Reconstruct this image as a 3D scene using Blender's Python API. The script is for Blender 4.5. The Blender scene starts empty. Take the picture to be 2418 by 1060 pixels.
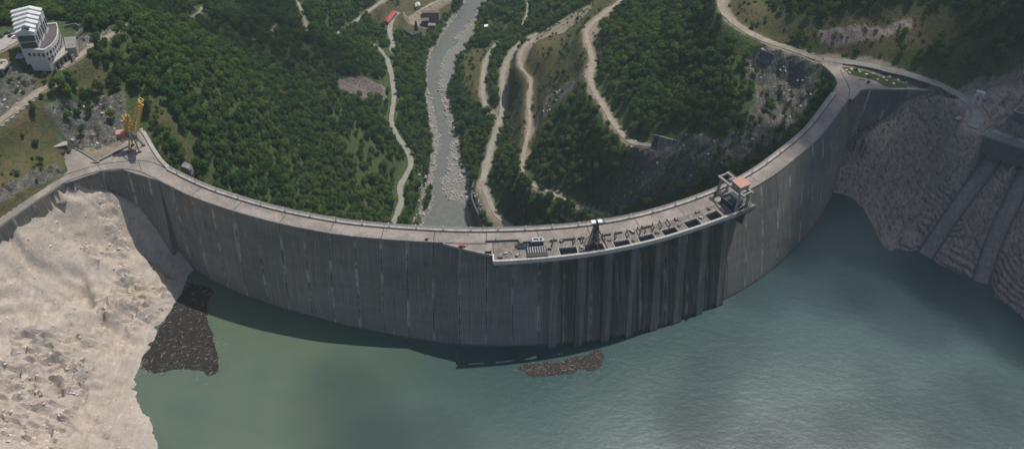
import bpy, bmesh, math, random
import numpy as np
from mathutils import Vector, Matrix
random.seed(7); RNG = np.random.default_rng(11)
sc = bpy.context.scene
col = sc.collection
R = math.radians

# ------------------------------------------------------------------ camera
F, PHI, ROLL, HC = 2050.0, R(42.5), R(2.5), 350.0      # focal length in photo pixels, pitch, roll, height over the crest
CX, CY, PW, PH = 1209.0, 530.0, 2418.0, 1060.0
ZW, ZR = -70.0, -225.0                                 # reservoir and river levels (dam crest = 0)
cam_d = bpy.data.cameras.new('camera'); cam = bpy.data.objects.new('camera', cam_d); col.objects.link(cam)
cam_d.sensor_fit = 'HORIZONTAL'; cam_d.sensor_width = 36.0; cam_d.lens = 36.0 * F / PW
cam_d.clip_start = 1.0; cam_d.clip_end = 30000.0
fw = Vector((0, math.cos(PHI), -math.sin(PHI))); up0 = Vector((0, math.sin(PHI), math.cos(PHI))); rt0 = Vector((1, 0, 0))
rt = rt0 * math.cos(ROLL) + up0 * math.sin(ROLL); up = -rt0 * math.sin(ROLL) + up0 * math.cos(ROLL)
cam.matrix_world = Matrix(((rt.x, up.x, -fw.x, 0), (rt.y, up.y, -fw.y, 0), (rt.z, up.z, -fw.z, HC), (0, 0, 0, 1)))
sc.camera = cam

# ------------------------------------------------------------------ world, sun, exposure
SUN_EL, SUN_AZ = R(67.0), R(42.0)                      # azimuth from +Y (downstream) towards +X
world = bpy.data.worlds.new('World'); sc.world = world; world.use_nodes = True
wn = world.node_tree; wn.nodes.clear()
sky = wn.nodes.new('ShaderNodeTexSky'); sky.sky_type = 'NISHITA'; sky.sun_disc = False
sky.sun_elevation = SUN_EL; sky.sun_rotation = SUN_AZ; sky.altitude = 500; sky.dust_density = 2.0
bg = wn.nodes.new('ShaderNodeBackground'); bg.inputs['Strength'].default_value = 0.10
wo = wn.nodes.new('ShaderNodeOutputWorld')
wn.links.new(sky.outputs[0], bg.inputs[0]); wn.links.new(bg.outputs[0], wo.inputs[0])
sun_d = bpy.data.lights.new('sun', 'SUN'); sun_d.energy = 3.9; sun_d.angle = R(0.55); sun_d.color = (1.0, 0.94, 0.85)
sun = bpy.data.objects.new('sun', sun_d); col.objects.link(sun)
SUND = Vector((math.sin(SUN_AZ) * math.cos(SUN_EL), math.cos(SUN_AZ) * math.cos(SUN_EL), math.sin(SUN_EL)))
sun.rotation_euler = (-SUND).to_track_quat('-Z', 'Y').to_euler(); sun.location = SUND * 3000
sc.view_settings.view_transform = 'Standard'; sc.view_settings.look = 'None'
sc.view_settings.gamma = 1.0; sc.view_settings.use_curve_mapping = False
sc.view_settings.exposure = 0.0
sc.render.engine = 'CYCLES'
sc.cycles.max_bounces = 6; sc.cycles.diffuse_bounces = 3; sc.cycles.glossy_bounces = 2
sc.cycles.transmission_bounces = 2; sc.cycles.transparent_max_bounces = 8; sc.cycles.volume_bounces = 0
sc.cycles.sample_clamp_indirect = 4.0

# ------------------------------------------------------------------ photo geometry
def ray(u, v):
    c, s = math.cos(ROLL), math.sin(ROLL); x = u - CX; y = CY - v
    xr = c * x - s * y; yr = s * x + c * y
    return np.array([xr, F * math.cos(PHI) + yr * math.sin(PHI), -F * math.sin(PHI) + yr * math.cos(PHI)])
def P(u, v, z=0.0):
    d = ray(u, v); t = (z - HC) / d[2]
    return np.array([d[0] * t, d[1] * t, z])
def proj(p):
    p = np.asarray(p, float); x = p[..., 0]; y = p[..., 1]; z = p[..., 2] - HC
    dep = y * math.cos(PHI) - z * math.sin(PHI); upv = y * math.sin(PHI) + z * math.cos(PHI)
    dep = np.where(dep < 1, 1, dep)
    xr = x / dep * F; yr = upv / dep * F; c, s = math.cos(ROLL), math.sin(ROLL)
    return CX + c * xr + s * yr, CY - (-s * xr + c * yr), dep
def resample(pts, step):
    pts = np.asarray(pts, float); n = len(pts)
    q = np.vstack([2 * pts[0] - pts[1], pts, 2 * pts[-1] - pts[-2]]); out = []
    for i in range(1, n):
        p0, p1, p2, p3 = q[i - 1], q[i], q[i + 1], q[i + 2]
        for t in np.linspace(0, 1, 24, endpoint=False):
            out.append(.5 * ((2 * p1) + (-p0 + p2) * t + (2 * p0 - 5 * p1 + 4 * p2 - p3) * t * t + (-p0 + 3 * p1 - 3 * p2 + p3) * t ** 3))
    out.append(pts[-1]); out = np.array(out)
    L = np.r_[0, np.cumsum(np.linalg.norm(np.diff(out, axis=0), axis=1))]
    m = max(2, int(round(L[-1] / step)) + 1); ss = np.linspace(0, L[-1], m)
    return np.stack([np.interp(ss, L, out[:, k]) for k in range(out.shape[1])], 1)
def inpoly(x, y, poly):
    x = np.asarray(x, float); y = np.asarray(y, float); r = np.zeros(x.shape, bool); n = len(poly)
    for i in range(n):
        x1, y1 = poly[i][:2]; x2, y2 = poly[(i + 1) % n][:2]
        if y1 == y2: continue
        c = ((y1 > y) != (y2 > y)) & (x < (x2 - x1) * (y - y1) / (y2 - y1) + x1)
        r ^= c
    return r
def polydist(x, y, pl):
    """distance to a polyline and the interpolated third column"""
    x = np.asarray(x, float); y = np.asarray(y, float)
    best = np.full(x.shape, 1e9); zz = np.zeros(x.shape)
    for a, b in zip(pl[:-1], pl[1:]):
        d = b - a; l2 = d[0] ** 2 + d[1] ** 2 + 1e-9
        t = np.clip(((x - a[0]) * d[0] + (y - a[1]) * d[1]) / l2, 0, 1)
        ds = np.hypot(x - a[0] - t * d[0], y - a[1] - t * d[1])
        m = ds < best; best = np.where(m, ds, best); zz = np.where(m, a[2] + t * d[2], zz)
    return best, zz
def _h(i, j, s):
    n = (i * 374761393 + j * 668265263 + s * 974634777) & 0x7fffffff
    n = ((n ^ (n >> 13)) * 1274126177) & 0x7fffffff
    return ((n ^ (n >> 16)) & 0xffff) / 65535.0
def vnoise(x, y, s=0):
    xi = np.floor(x).astype(np.int64); yi = np.floor(y).astype(np.int64); fx = x - xi; fy = y - yi
    fx = fx * fx * (3 - 2 * fx); fy = fy * fy * (3 - 2 * fy)
    a = _h(xi, yi, s); b = _h(xi + 1, yi, s); c = _h(xi, yi + 1, s); d = _h(xi + 1, yi + 1, s)
    return (a * (1 - fx) + b * fx) * (1 - fy) + (c * (1 - fx) + d * fx) * fy
def fbm(x, y, sc_, oct_=4, s=0, gain=.5):
    r = 0; a = 1; t = 0; f = 1 / sc_
    for k in range(oct_):
        r = r + a * (vnoise(x * f + 17.3 * k, y * f - 9.1 * k, s + k) - .5); t += a; a *= gain; f *= 2.03
    return r / t * 2
def blocks(x, y, size, sd, tilt=.35):
    """fractured rock: every jittered cell is a block of its own height and tilt"""
    gx_ = x / size; gy_ = y / size; ix = np.floor(gx_).astype(np.int64); iy = np.floor(gy_).astype(np.int64); best = np.full(x.shape, 1e9); h = np.zeros(x.shape)
    for a in (-1, 0, 1):
        for b in (-1, 0, 1):
            i, j = ix + a, iy + b; dx = gx_ - (i + .1 + .8 * _h(i, j, sd)); dy = gy_ - (j + .1 + .8 * _h(i, j, sd + 1)); d = dx * dx + dy * dy
            v = _h(i, j, sd + 2) - .5 + tilt * 2 * ((_h(i, j, sd + 3) - .5) * dx + (_h(i, j, sd + 4) - .5) * dy); m = d < best; best = np.where(m, d, best); h = np.where(m, v, h)
    return h
def sstep(a, b, x):
    t = np.clip((x - a) / (b - a), 0, 1); return t * t * (3 - 2 * t)

# ------------------------------------------------------------------ crest curve of the dam: s along it, n upstream of its downstream edge
DPX = [(400, 397), (500, 444), (650, 490), (800, 520), (900, 531), (1000, 538), (1100, 542), (1200, 541), (1300, 536), (1400, 526), (1500, 508), (1600, 480), (1700, 442), (1780, 400), (1850, 348), (1900, 305), (1940, 255), (1965, 222)]
CRV = resample([P(u, v)[:2] for u, v in DPX], 1.0)
for _ in range(40):
    CRV[1:-1] = .25 * CRV[:-2] + .5 * CRV[1:-1] + .25 * CRV[2:]
TAN = np.gradient(CRV, axis=0); TAN /= np.linalg.norm(TAN, axis=1)[:, None]
NRM = np.stack([TAN[:, 1], -TAN[:, 0]], 1)
SL = len(CRV) - 1
def SN(s, n, z=0.0):
    sc_ = min(max(s, 0), SL); k = np.array([np.interp(sc_, range(SL + 1), CRV[:, i]) for i in (0, 1)])
    t = np.array([np.interp(sc_, range(SL + 1), TAN[:, i]) for i in (0, 1)]); t /= np.linalg.norm(t)
    nn = np.array([t[1], -t[0]]); p = k + nn * n + t * (s - sc_)
    return Vector((p[0], p[1], z))
def sn_of(x, y):
    i = int(np.argmin((CRV[:, 0] - x) ** 2 + (CRV[:, 1] - y) ** 2)); d = np.array([x, y]) - CRV[i]
    return i + d @ TAN[i], d @ NRM[i]
WS = [0, 22, 51, 83, 108, 138, 169, 198, 249, 278, 323, 354, 411, 455, 492, 520]
WO = [13.5, 15, 17.2, 18.6, 19.8, 23.1, 27.6, 30.5, 33.0, 33.5, 33.2, 33.2, 32.0, 29.6, 27.5, 26]
def face_n(s, z):
    t = -z / 70.0; o = np.interp(s, WS, WO) - 12.0
    return 12.0 + o * (t * (1.25 - .25 * t) if t < 1.6 else 1.36)

# ------------------------------------------------------------------ mesh helpers
class MB:
    def __init__(s): s.v = []; s.f = []; s.m = []; s.uv = []
    def add(s, vs, fs, m=0):
        o = len(s.v); s.v += [tuple(map(float, p)) for p in vs]
        for f in fs: s.f.append([i + o for i in f]); s.m.append(m)
    def hexa(s, a, b, m=0):        # two quads a (bottom) and b (top), same order
        s.add(list(a) + list(b), [(3, 2, 1, 0), (4, 5, 6, 7), (0, 1, 5, 4), (1, 2, 6, 5), (2, 3, 7, 6), (3, 0, 4, 7)], m)
    def box(s, c, size, rz=0.0, m=0):
        x, y, z = size[0] / 2, size[1] / 2, size[2] / 2; cs, sn_ = math.cos(rz), math.sin(rz)
        q = [(-x, -y), (x, -y), (x, y), (-x, y)]
        q = [(c[0] + a * cs - b * sn_, c[1] + a * sn_ + b * cs) for a, b in q]
        s.hexa([(a, b, c[2] - z) for a, b in q], [(a, b, c[2] + z) for a, b in q], m)
    def beam(s, p, q, w, h=None, m=0):
        p = Vector(p); q = Vector(q); h = h or w; d = (q - p)
        if d.length < 1e-6: return
        d.normalize(); a = d.cross(Vector((0, 0, 1)))
        if a.length < 1e-3: a = Vector((1, 0, 0))
        a.normalize(); b = a.cross(d); a *= w / 2; b *= h / 2
        s.hexa([p - a - b, p + a - b, p + a + b, p - a + b], [q - a - b, q + a - b, q + a + b, q - a + b], m)
    def tube(s, p, q, r, n=8, r2=None, m=0):
        p = Vector(p); q = Vector(q); d = (q - p).normalized(); r2 = r if r2 is None else r2
        a = d.cross(Vector((0, 0, 1)))
        if a.length < 1e-3: a = Vector((1, 0, 0))
        a.normalize(); b = a.cross(d); vs = []
        for c, rr in ((p, r), (q, r2)):
            for k in range(n): t = 2 * math.pi * k / n; vs.append(c + a * rr * math.cos(t) + b * rr * math.sin(t))
        s.add(vs, [(k, (k + 1) % n, n + (k + 1) % n, n + k) for k in range(n)] + [tuple(range(n - 1, -1, -1)), tuple(range(n, 2 * n))], m)
    def prism(s, poly, z0, z1, m=0):   # poly: list of (x, y), either winding
        a = sum(poly[i][0] * poly[(i + 1) % len(poly)][1] - poly[(i + 1) % len(poly)][0] * poly[i][1] for i in range(len(poly)))
        if a < 0: poly = poly[::-1]
        n = len(poly); zz0 = z0 if hasattr(z0, '__len__') else [z0] * n; zz1 = z1 if hasattr(z1, '__len__') else [z1] * n
        s.add([(p[0], p[1], z) for p, z in zip(poly, zz0)] + [(p[0], p[1], z) for p, z in zip(poly, zz1)],
              [tuple(range(n - 1, -1, -1)), tuple(range(n, 2 * n))] + [(k, (k + 1) % n, n + (k + 1) % n, n + k) for k in range(n)], m)
    def lattice(s, p, q, w, bay, t, m=0, w2=None):   # four-chord lattice boom
        p = Vector(p); q = Vector(q); d = q - p; L = d.length; d.normalize(); w2 = w if w2 is None else w2
        a = d.cross(Vector((0, 0, 1)))
        if a.length < 1e-3: a = Vector((1, 0, 0))
        a.normalize(); b = a.cross(d); n = max(1, int(round(L / bay)))
        def c(k, i):
            ww = (w + (w2 - w) * k / n) / 2; sx, sy = ((-1, -1), (1, -1), (1, 1), (-1, 1))[i % 4]
            return p + d * (L * k / n) + a * ww * sx + b * ww * sy
        for i in range(4): s.beam(c(0, i), c(n, i), t, t, m)
        for k in range(n):
            for i in range(4):
                s.beam(c(k, i), c(k + 1, i + 1), t * .7, t * .7, m)
                s.beam(c(k + 1, i), c(k + 1, i + 1), t * .7, t * .7, m)
    def mesh(s, name, mats, smooth=False):
        me = bpy.data.meshes.new(name); me.from_pydata(s.v, [], s.f)
        for mt in (mats if isinstance(mats, (list, tuple)) else [mats]): me.materials.append(mt)
        if any(s.m): me.polygons.foreach_set('material_index', s.m)
        if smooth: me.polygons.foreach_set('use_smooth', [True] * len(me.polygons))
        me.update(); return me
    def build(s, name, mats, parent=None, smooth=False):
        o = bpy.data.objects.new(name, s.mesh(name, mats, smooth)); col.objects.link(o)
        if parent is not None: o.parent = parent; o.matrix_parent_inverse = Matrix.Translation(-parent.location) if False else parent.matrix_world.inverted()
        return o
def tag(o, label=None, cat=None, group=None, kind=None):
    if label: o['label'] = label
    if cat: o['category'] = cat
    if group: o['group'] = group
    if kind: o['kind'] = kind
    return o
def thing(name, loc, label, cat, group=None, rz=0.0):
    o = bpy.data.objects.new(name, None); col.objects.link(o); o.location = loc; o.rotation_euler = (0, 0, rz); o.empty_display_size = 1
    o.matrix_world = Matrix.Translation(Vector(loc)) @ Matrix.Rotation(rz, 4, 'Z')
    return tag(o, label, cat, group)
def copy_tree(o, parent=None):
    c = o.copy(); col.objects.link(c)
    if parent is not None: c.parent = parent
    for ch in o.children: copy_tree(ch, c)
    return c
def part(root, name, mats, fn, smooth=False):    # local-space part
    m = MB(); fn(m); o = bpy.data.objects.new(name, m.mesh(name, mats, smooth)); col.objects.link(o); o.parent = root
    return o

# ------------------------------------------------------------------ material helpers
class NT:
    def __init__(s, name):
        s.mat = bpy.data.materials.new(name); s.mat.use_nodes = True; s.t = s.mat.node_tree; s.t.nodes.clear()
        s.out = s.n('ShaderNodeOutputMaterial')
    def n(s, typ, ins=None, **kw):
        nd = s.t.nodes.new(typ)
        for k, v in kw.items(): setattr(nd, k, v)
        for k, v in (ins or {}).items(): s.set(nd, k, v)
        return nd
    def set(s, nd, k, v):
        if isinstance(v, bpy.types.NodeSocket): s.t.links.new(v, nd.inputs[k])
        elif isinstance(v, bpy.types.Node): s.t.links.new(v.outputs[0], nd.inputs[k])
        else:
            if isinstance(v, tuple) and len(v) == 3 and nd.inputs[k].type == 'RGBA': v = v + (1,)
            nd.inputs[k].default_value = v
    def math(s, op, a, b=0.0, clamp=False):
        return s.n('ShaderNodeMath', {0: a, 1: b}, operation=op, use_clamp=clamp).outputs[0]
    def mix(s, fac, a, b, mode='MIX'):
        nd = s.n('ShaderNodeMix', data_type='RGBA', blend_type=mode, clamp_factor=True)
        s.set(nd, 0, fac); s.set(nd, 6, a); s.set(nd, 7, b); return nd.outputs[2]
    def noise(s, vec, scale, detail=4, rough=.55, dist=0.0):
        return s.n('ShaderNodeTexNoise', {'Vector': vec, 'Scale': scale, 'Detail': detail, 'Roughness': rough, 'Distortion': dist}).outputs[0]
    def ramp(s, fac, a, b):
        return s.n('ShaderNodeMapRange', {0: fac, 1: a, 2: b, 3: 0.0, 4: 1.0}, interpolation_type='SMOOTHSTEP').outputs[0]
    def attr(s, name): return s.n('ShaderNodeAttribute', attribute_name=name).outputs['Fac']
    def pos(s): return s.n('ShaderNodeNewGeometry').outputs['Position']
    def map(s, vec, scale=(1, 1, 1), rot=(0, 0, 0)):
        return s.n('ShaderNodeMapping', {'Vector': vec, 'Scale': scale, 'Rotation': rot}).outputs[0]
    def bump(s, h, strength, dist):
        return s.n('ShaderNodeBump', {'Height': h, 'Strength': strength, 'Distance': dist}).outputs[0]
    def surf(s, base, rough=.85, spec=.2, metal=0.0, normal=None, **kw):
        b = s.n('ShaderNodeBsdfPrincipled', {'Base Color': base, 'Roughness': rough, 'Specular IOR Level': spec, 'Metallic': metal})
        if normal is not None: s.set(b, 'Normal', normal)
        for k, v in kw.items(): s.set(b, k, v)
        s.t.links.new(b.outputs[0], s.out.inputs[0]); return b
M = {}
def simple(name, c, rough=.7, var=.25, scale=.6, metal=0.0, spec=.3, dirt=None, dirt_amt=.5):
    m = NT(name); tc = m.n('ShaderNodeTexCoord').outputs['Object']
    a = m.noise(tc, scale, 5, .6); b = m.noise(tc, scale * 9, 3)
    k = m.math('ADD', m.math('MULTIPLY', a, .65), m.math('MULTIPLY', b, .35))
    lo = tuple(x * (1 - var) for x in c); hi = tuple(min(1, x * (1 + var)) for x in c)
    base = m.mix(m.ramp(k, .3, .7), lo, hi)
    if dirt: base = m.mix(m.math('MULTIPLY', m.ramp(m.noise(tc, scale * 2.3, 5, .7), .48, .7), dirt_amt), base, dirt)
    m.surf(base, rough, spec, metal, m.bump(b, .3, .05)); M[name] = m.mat; return m.mat
simple('concrete_pale', (.36, .33, .30), .9, .25, .35, dirt=(.16, .14, .12))
simple('concrete_grey', (.22, .21, .20), .9, .28, .4, dirt=(.10, .095, .09))
simple('concrete_dark', (.10, .10, .10), .9, .3, .3, dirt=(.05, .05, .05))
simple('white_paint', (.56, .55, .53), .7, .1, .4, dirt=(.40, .36, .32), dirt_amt=.35)
simple('white_clean', (.78, .78, .77), .5, .05, .5); simple('roof_white', (.60, .60, .595), .6, .14, .3, dirt=(.42, .41, .40), dirt_amt=.5)
simple('yellow_paint', (.62, .42, .12), .6, .25, .8, dirt=(.22, .11, .05), dirt_amt=.6)
simple('red_paint', (.36, .11, .08), .6, .25, .8, dirt=(.17, .10, .08))
simple('pink_roof', (.44, .25, .20), .7, .12, .6, dirt=(.28, .2, .17), dirt_amt=.3)
simple('steel_grey', (.30, .27, .245), .6, .25, .8, dirt=(.16, .10, .07))
simple('steel_dark', (.045, .043, .045), .55, .3, 1.0, dirt=(.09, .055, .04))
simple('rail_grey', (.34, .34, .33), .6, .15, .8)
simple('blue_paint', (.08, .15, .21), .5, .25, .8, dirt=(.1, .09, .08))
simple('tarp_dark', (.028, .034, .04), .45, .3, .5)
simple('tar_roof', (.10, .085, .08), .9, .22, .3, dirt=(.16, .14, .12))
simple('red_roof', (.40, .085, .065), .6, .18, .35)
simple('brown_roof', (.17, .115, .095), .8, .22, .3)
simple('dark_roof', (.05, .055, .058), .8, .25, .3, dirt=(.10, .10, .095))
simple('glass_dark', (.03, .04, .05), .15, .2, 1.0, spec=.6)
simple('rubber', (.02, .02, .02), .8, .2, 1.0)
simple('rubble_tan', (.42, .36, .29), .95, .3, .5)
simple('rock_pale', (.58, .51, .44), .95, .3, .25)
simple('boulder', (.40, .38, .35), .95, .3, .3)
simple('rock_brown', (.30, .25, .22), .95, .35, .3)
simple('wood_grey', (.20, .17, .145), .9, .35, 1.2)
simple('bark', (.07, .055, .04), .95, .3, 1.0)

# ------------------------------------------------------------------ roads and river as world polylines (pixel + level)
def PL(pts, step=5.0): return resample([P(*p) for p in pts], step)
ROADS = [  # name, width, points (u, v, level)
    ('left_valley_road', 7.0, [(928, 530, -196), (946, 478, -195), (945, 440, -194), (968, 395, -192), (966, 365, -191), (938, 320, -190), (924, 285, -189), (930, 230, -188), (925, 180, -187), (916, 140, -187), (928, 105, -188), (920, 75, -190), (928, 45, -192), (942, 30, -193)], 'gravel'),
    ('left_upper_lane', 5.0, [(760, 100, -172), (825, 62, -178), (865, 30, -184), (915, -5, -190)], 'gravel'),
    ('left_branch_lane', 4.0, [(914, 140, -187), (895, 115, -184), (862, 95, -180), (845, 88, -178)], 'gravel'),
    ('village_lane', 5.0, [(985, 30, -206), (1000, 20, -206), (1030, 5, -208), (1060, -8, -210)], 'dirt'),
    ('right_valley_road', 7.5, [(1175, 545, -204), (1150, 500, -203), (1133, 455, -203), (1145, 405, -202), (1163, 340, -200), (1180, 285, -198), (1188, 240, -197), (1188, 175, -195), (1205, 130, -191), (1235, 100, -187), (1270, 80, -183)], 'gravel'),
    ('right_lower_lane', 6.0, [(1180, 283, -198), (1160, 268, -201), (1142, 235, -205), (1140, 185, -208), (1150, 140, -210), (1175, 98, -211)], 'gravel'),
    ('right_second_road', 6.0, [(1142, 440, -200), (1155, 475, -198), (1170, 505, -196), (1200, 530, -194), (1230, 550, -193)], 'gravel'),
    ('right_bench_track', 4.5, [(1440, 512, -125), (1380, 490, -134), (1310, 460, -146), (1245, 428, -156), (1234, 410, -158), (1236, 365, -158), (1250, 300, -157), (1248, 240, -156), (1252, 190, -155), (1228, 155, -153), (1232, 120, -150), (1262, 92, -148)], 'dirt'),
    ('right_middle_track', 6.0, [(1540, 345, -62), (1488, 333, -68), (1455, 300, -73), (1425, 252, -78), (1395, 195, -83), (1398, 140, -88), (1386, 95, -91), (1388, 68, -93), (1420, 38, -95), (1475, -5, -98)], 'dirt'),
    ('right_crest_road', 8.5, [(1940, 142, 0.1), (1885, 122, 2), (1800, 92, 6), (1740, 58, 10), (1706, 22, 14), (1705, -15, 18)], 'dirt'),
    ('right_abutment_road', 9.0, [(1945, 140, 0.1), (2030, 150, 1), (2120, 170, 3), (2190, 190, 5), (2250, 215, 6), (2295, 250, 6), (2308, 275, 6), (2298, 302, 6)], 'gravel'),
    ('far_right_lane', 4.0, [(1242, -10, -196), (1245, 30, -198), (1232, 62, -202)], 'gravel'),
    ('far_path', 3.5, [(700, -5, -128), (712, 30, -126), (722, 62, -124), (726, 84, -122)], 'dirt'),
    ('far_path', 3.0, [(585, 96, -88), (620, 88, -96), (645, 72, -102), (652, 58, -106)], 'dirt'),
    ('far_path', 3.5, [(478, 15, -76), (468, 32, -72), (440, 44, -66), (412, 52, -58)], 'dirt'),
    ('ridge_track', 6.0, [(-60, 330, 40), (0, 285, 42), (50, 248, 44), (95, 214, 46), (135, 195, 48)], 'dirt'),
    ('viewpoint_track', 5.0, [(150, 158, 52), (185, 135, 54), (225, 105, 56), (270, 78, 57), (296, 64, 57)], 'dirt'),
    ('station_forecourt_road', 13.0, [(-40, 130, 60), (0, 108, 60), (30, 88, 60)], 'concrete_pale'),
]
def lvl(u, v, z):                                                  # levels read off the photo, eased so that no slope is steeper than the sight line
    if u < 430 and v < 470 and z > 2: z *= .6
    if u > 1780 and v < 310 and z > 8: z = 8 + (z - 8) * .38
    return (u, v, z)
ROADS = [(n, w, [lvl(*q) for q in p], m) for n, w, p, m in ROADS]
ROADW = [(n, w, PL(p), m) for n, w, p, m in ROADS]
RIVER = [(1058, 570, 60), (1062, 530, 54), (1060, 500, 42), (1045, 476, 22), (1036, 455, 12), (1032, 430, 10), (1042, 385, 9), (1055, 335, 10), (1047, 290, 11), (1032, 240, 12), (1020, 190, 13), (1028, 140, 14), (1055, 95, 17), (1090, 50, 20), (1115, 10, 20), (1125, -30, 20)]
RIV = resample([np.r_[P(u, v, ZR)[:2], w / 2] for u, v, w in RIVER], 5.0)      # x, y, half width
GBAR = [P(u, v, ZR)[:2] for u, v in [(1040, 470), (1045, 430), (1055, 385), (1062, 330), (1052, 285), (1040, 235), (1030, 190), (1050, 190), (1062, 260), (1080, 330), (1098, 395), (1115, 440), (1115, 485), (1095, 488), (1060, 478)]]
GBAR2 = [P(u, v, ZR)[:2] for u, v in [(985, 520), (992, 450), (1012, 420), (1020, 330), (1008, 270), (1002, 220), (1018, 220), (1030, 290), (1042, 340), (1030, 385), (1018, 430), (1020, 450), (1002, 480), (1000, 520)]]
GBAR3 = [P(u, v, ZR)[:2] for u, v in [(1068, 92), (1100, 60), (1130, 30), (1128, 45), (1100, 78), (1075, 100)]]

# ------------------------------------------------------------------ terrain
CTRL = [(u, v, z) for *_, pts, _m in ROADS for u, v, z in pts]
NRD = len(CTRL)
CTRL += [(u, v, ZR - 1) for u, v, w in RIVER] + [(u, v, -222.5) for u, v in [(1000, 500), (1010, 400), (1012, 300), (998, 200), (1012, 110), (1060, 50), (1095, 0), (1135, 500), (1112, 440), (1085, 330), (1052, 220), (1058, 130), (1100, 70), (1145, 5)]]
CTRL += [(900, 60, -200), (960, 45, -206), (1010, 50, -210), (1040, 80, -216), (870, 45, -193), (850, 0, -188), (985, 2, -206), (1060, 20, -216),
    # left hillside
    (345, 320, 0), (335, 300, 0), (420, 375, -12), (500, 420, -32), (600, 440, -60), (700, 470, -92), (800, 490, -130), (880, 500, -165),
    (400, 250, 12), (500, 300, -20), (600, 350, -55), (700, 400, -97), (800, 420, -137), (880, 430, -168), (300, 120, 46), (400, 150, 22), (500, 200, -12),
    (600, 240, -52), (700, 280, -92), (800, 300, -132), (870, 260, -158), (850, 195, -146), (900, 225, -180), (250, 160, 42), (230, 250, 24), (300, 200, 28), (280, 280, 8),
    (340, 50, 20), (400, 30, -50), (500, 50, -75), (600, 100, -92), (700, 120, -112), (800, 130, -145), (850, 110, -165), (700, 30, -130), (600, 20, -112), (800, 20, -168), (300, 15, -25), (150, 15, 15), (0, 5, 25), (200, 35, 38), (110, 30, 45), (0, 60, 52),
    # left terrace and slope over the reservoir road
    (300, 385, -.5), (230, 380, -.5), (345, 345, -.5), (165, 400, -.5), (320, 345, -.5), (0, 525, -.5), (150, 430, -.5), (75, 478, -.5), (-100, 590, -.5), (0, 440, 14), (60, 370, 20), (110, 340, 14), (0, 360, 26), (95, 260, 38), (150, 345, 5), (160, 250, 30), (200, 200, 36), (0, 230, 48), (50, 180, 52), (60, 150, 58), (90, 175, 50), (120, 160, 50), (150, 110, 55), (190, 90, 57), (20, 110, 60), (90, 100, 60),
    # left bank of the reservoir
    (160, 448, -7), (240, 455, -14), (330, 525, -38), (410, 585, -58), (470, 640, -71), (440, 690, -71), (395, 760, -71), (345, 845, -71), (340, 900, -71), (342, 960, -71), (388, 1010, -71), (397, 1070, -71),
    (0, 560, -8), (0, 640, -20), (0, 750, -32), (0, 900, -42), (0, 1060, -46), (150, 550, -25), (150, 700, -42), (180, 850, -52), (250, 1000, -60), (250, 600, -38), (330, 680, -54), (300, 780, -60), (-200, 700, -5), (-200, 1000, -20),
    (500, 720, -85), (450, 900, -85), (480, 1060, -85),
    # right hillside
    (1400, 500, -128), (1500, 480, -102), (1600, 440, -76), (1700, 400, -52), (1800, 330, -38), (1880, 270, -32), (1905, 200, -24), (1850, 160, -14), (1900, 152, -6),
    (1300, 380, -146), (1400, 400, -118), (1500, 400, -88), (1600, 300, -48), (1700, 250, -28), (1600, 200, -42), (1700, 150, -10), (1650, 80, -8), (1590, 100, -34), (1500, 150, -62), (1450, 150, -74), (1520, 50, -66), (1600, 0, -34), (1330, 200, -122), (1330, 100, -130), (1350, 40, -128), (1290, 20, -165), (1200, 20, -203), (1160, 60, -214), (1100, 200, -217), (1100, 300, -215), (1120, 380, -212),
    (1800, 40, 24), (1900, 70, 18), (2000, 90, 15), (2100, 125, 12), (2000, 0, 62), (2200, 100, 42), (2418, 0, 130), (2418, 130, 80), (2300, 170, 32), (2418, 225, 34), (2350, 240, 16), (1850, 0, 42), (2200, 0, 95),
    (2000, 170, -.5), (2080, 190, -.5), (2150, 205, -.2), (1960, 190, -.5), (2030, 205, -.5),
    # right bank of the reservoir
    (2205, 222, -3), (2150, 258, -14), (2100, 300, -26), (2050, 345, -38), (1995, 400, -54), (1975, 440, -68), (1990, 460, -71), (2058, 560, -71), (2070, 598, -71), (2165, 612, -71), (2300, 675, -71), (2418, 748, -71), (2600, 900, -71),
    (2150, 350, -34), (2150, 450, -48), (2250, 300, -16), (2230, 400, -34), (2200, 500, -52), (2300, 350, -12), (2340, 400, -22), (2300, 500, -42), (2418, 450, -24), (2418, 560, -44), (2260, 600, -62), (2360, 620, -58), (2330, 330, 2), (2418, 370, 2), (2600, 500, 10), (2600, 300, 60),
    (2000, 620, -90), (2300, 800, -95)]
CTRL = [lvl(*c) if i >= NRD else c for i, c in enumerate(CTRL)]
WC = [P(*c) for c in CTRL]
WC += [np.array(c, float) for c in [(-700, 300, 130), (-760, 700, 120), (-620, 0, 60), (-450, -250, 20), (760, 350, 260), (640, 0, 110), (760, 800, 260), (500, -250, 30), (-450, 1300, 20), (0, 1350, -215), (300, 1300, -60), (760, 1300, 150), (-760, 1300, 160), (0, -300, -150), (0, 100, -140), (0, 260, -130), (120, 300, -130), (-120, 320, -110), (220, 380, -110), (-60, 440, -223), (0, 440, -222), (60, 470, -205), (110, 500, -180)]]
WC = np.array(WC)
K = np.hypot(WC[:, None, 0] - WC[None, :, 0], WC[:, None, 1] - WC[None, :, 1])
K = -np.sqrt(K * K + 12.0 ** 2) + np.eye(len(WC)) * 4.0
A = np.zeros((len(WC) + 3,) * 2); A[:-3, :-3] = K; Q = np.c_[np.ones(len(WC)), WC[:, :2] / 500]; A[:-3, -3:] = Q; A[-3:, :-3] = Q.T
RB = np.linalg.solve(A, np.r_[WC[:, 2], 0, 0, 0])
def spaced(segs):
    out = [segs[0][0]]
    for a, b, d in segs: out += list(np.linspace(a, b, max(1, int(round((b - a) / d))) + 1)[1:])
    return np.array(out)
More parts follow.
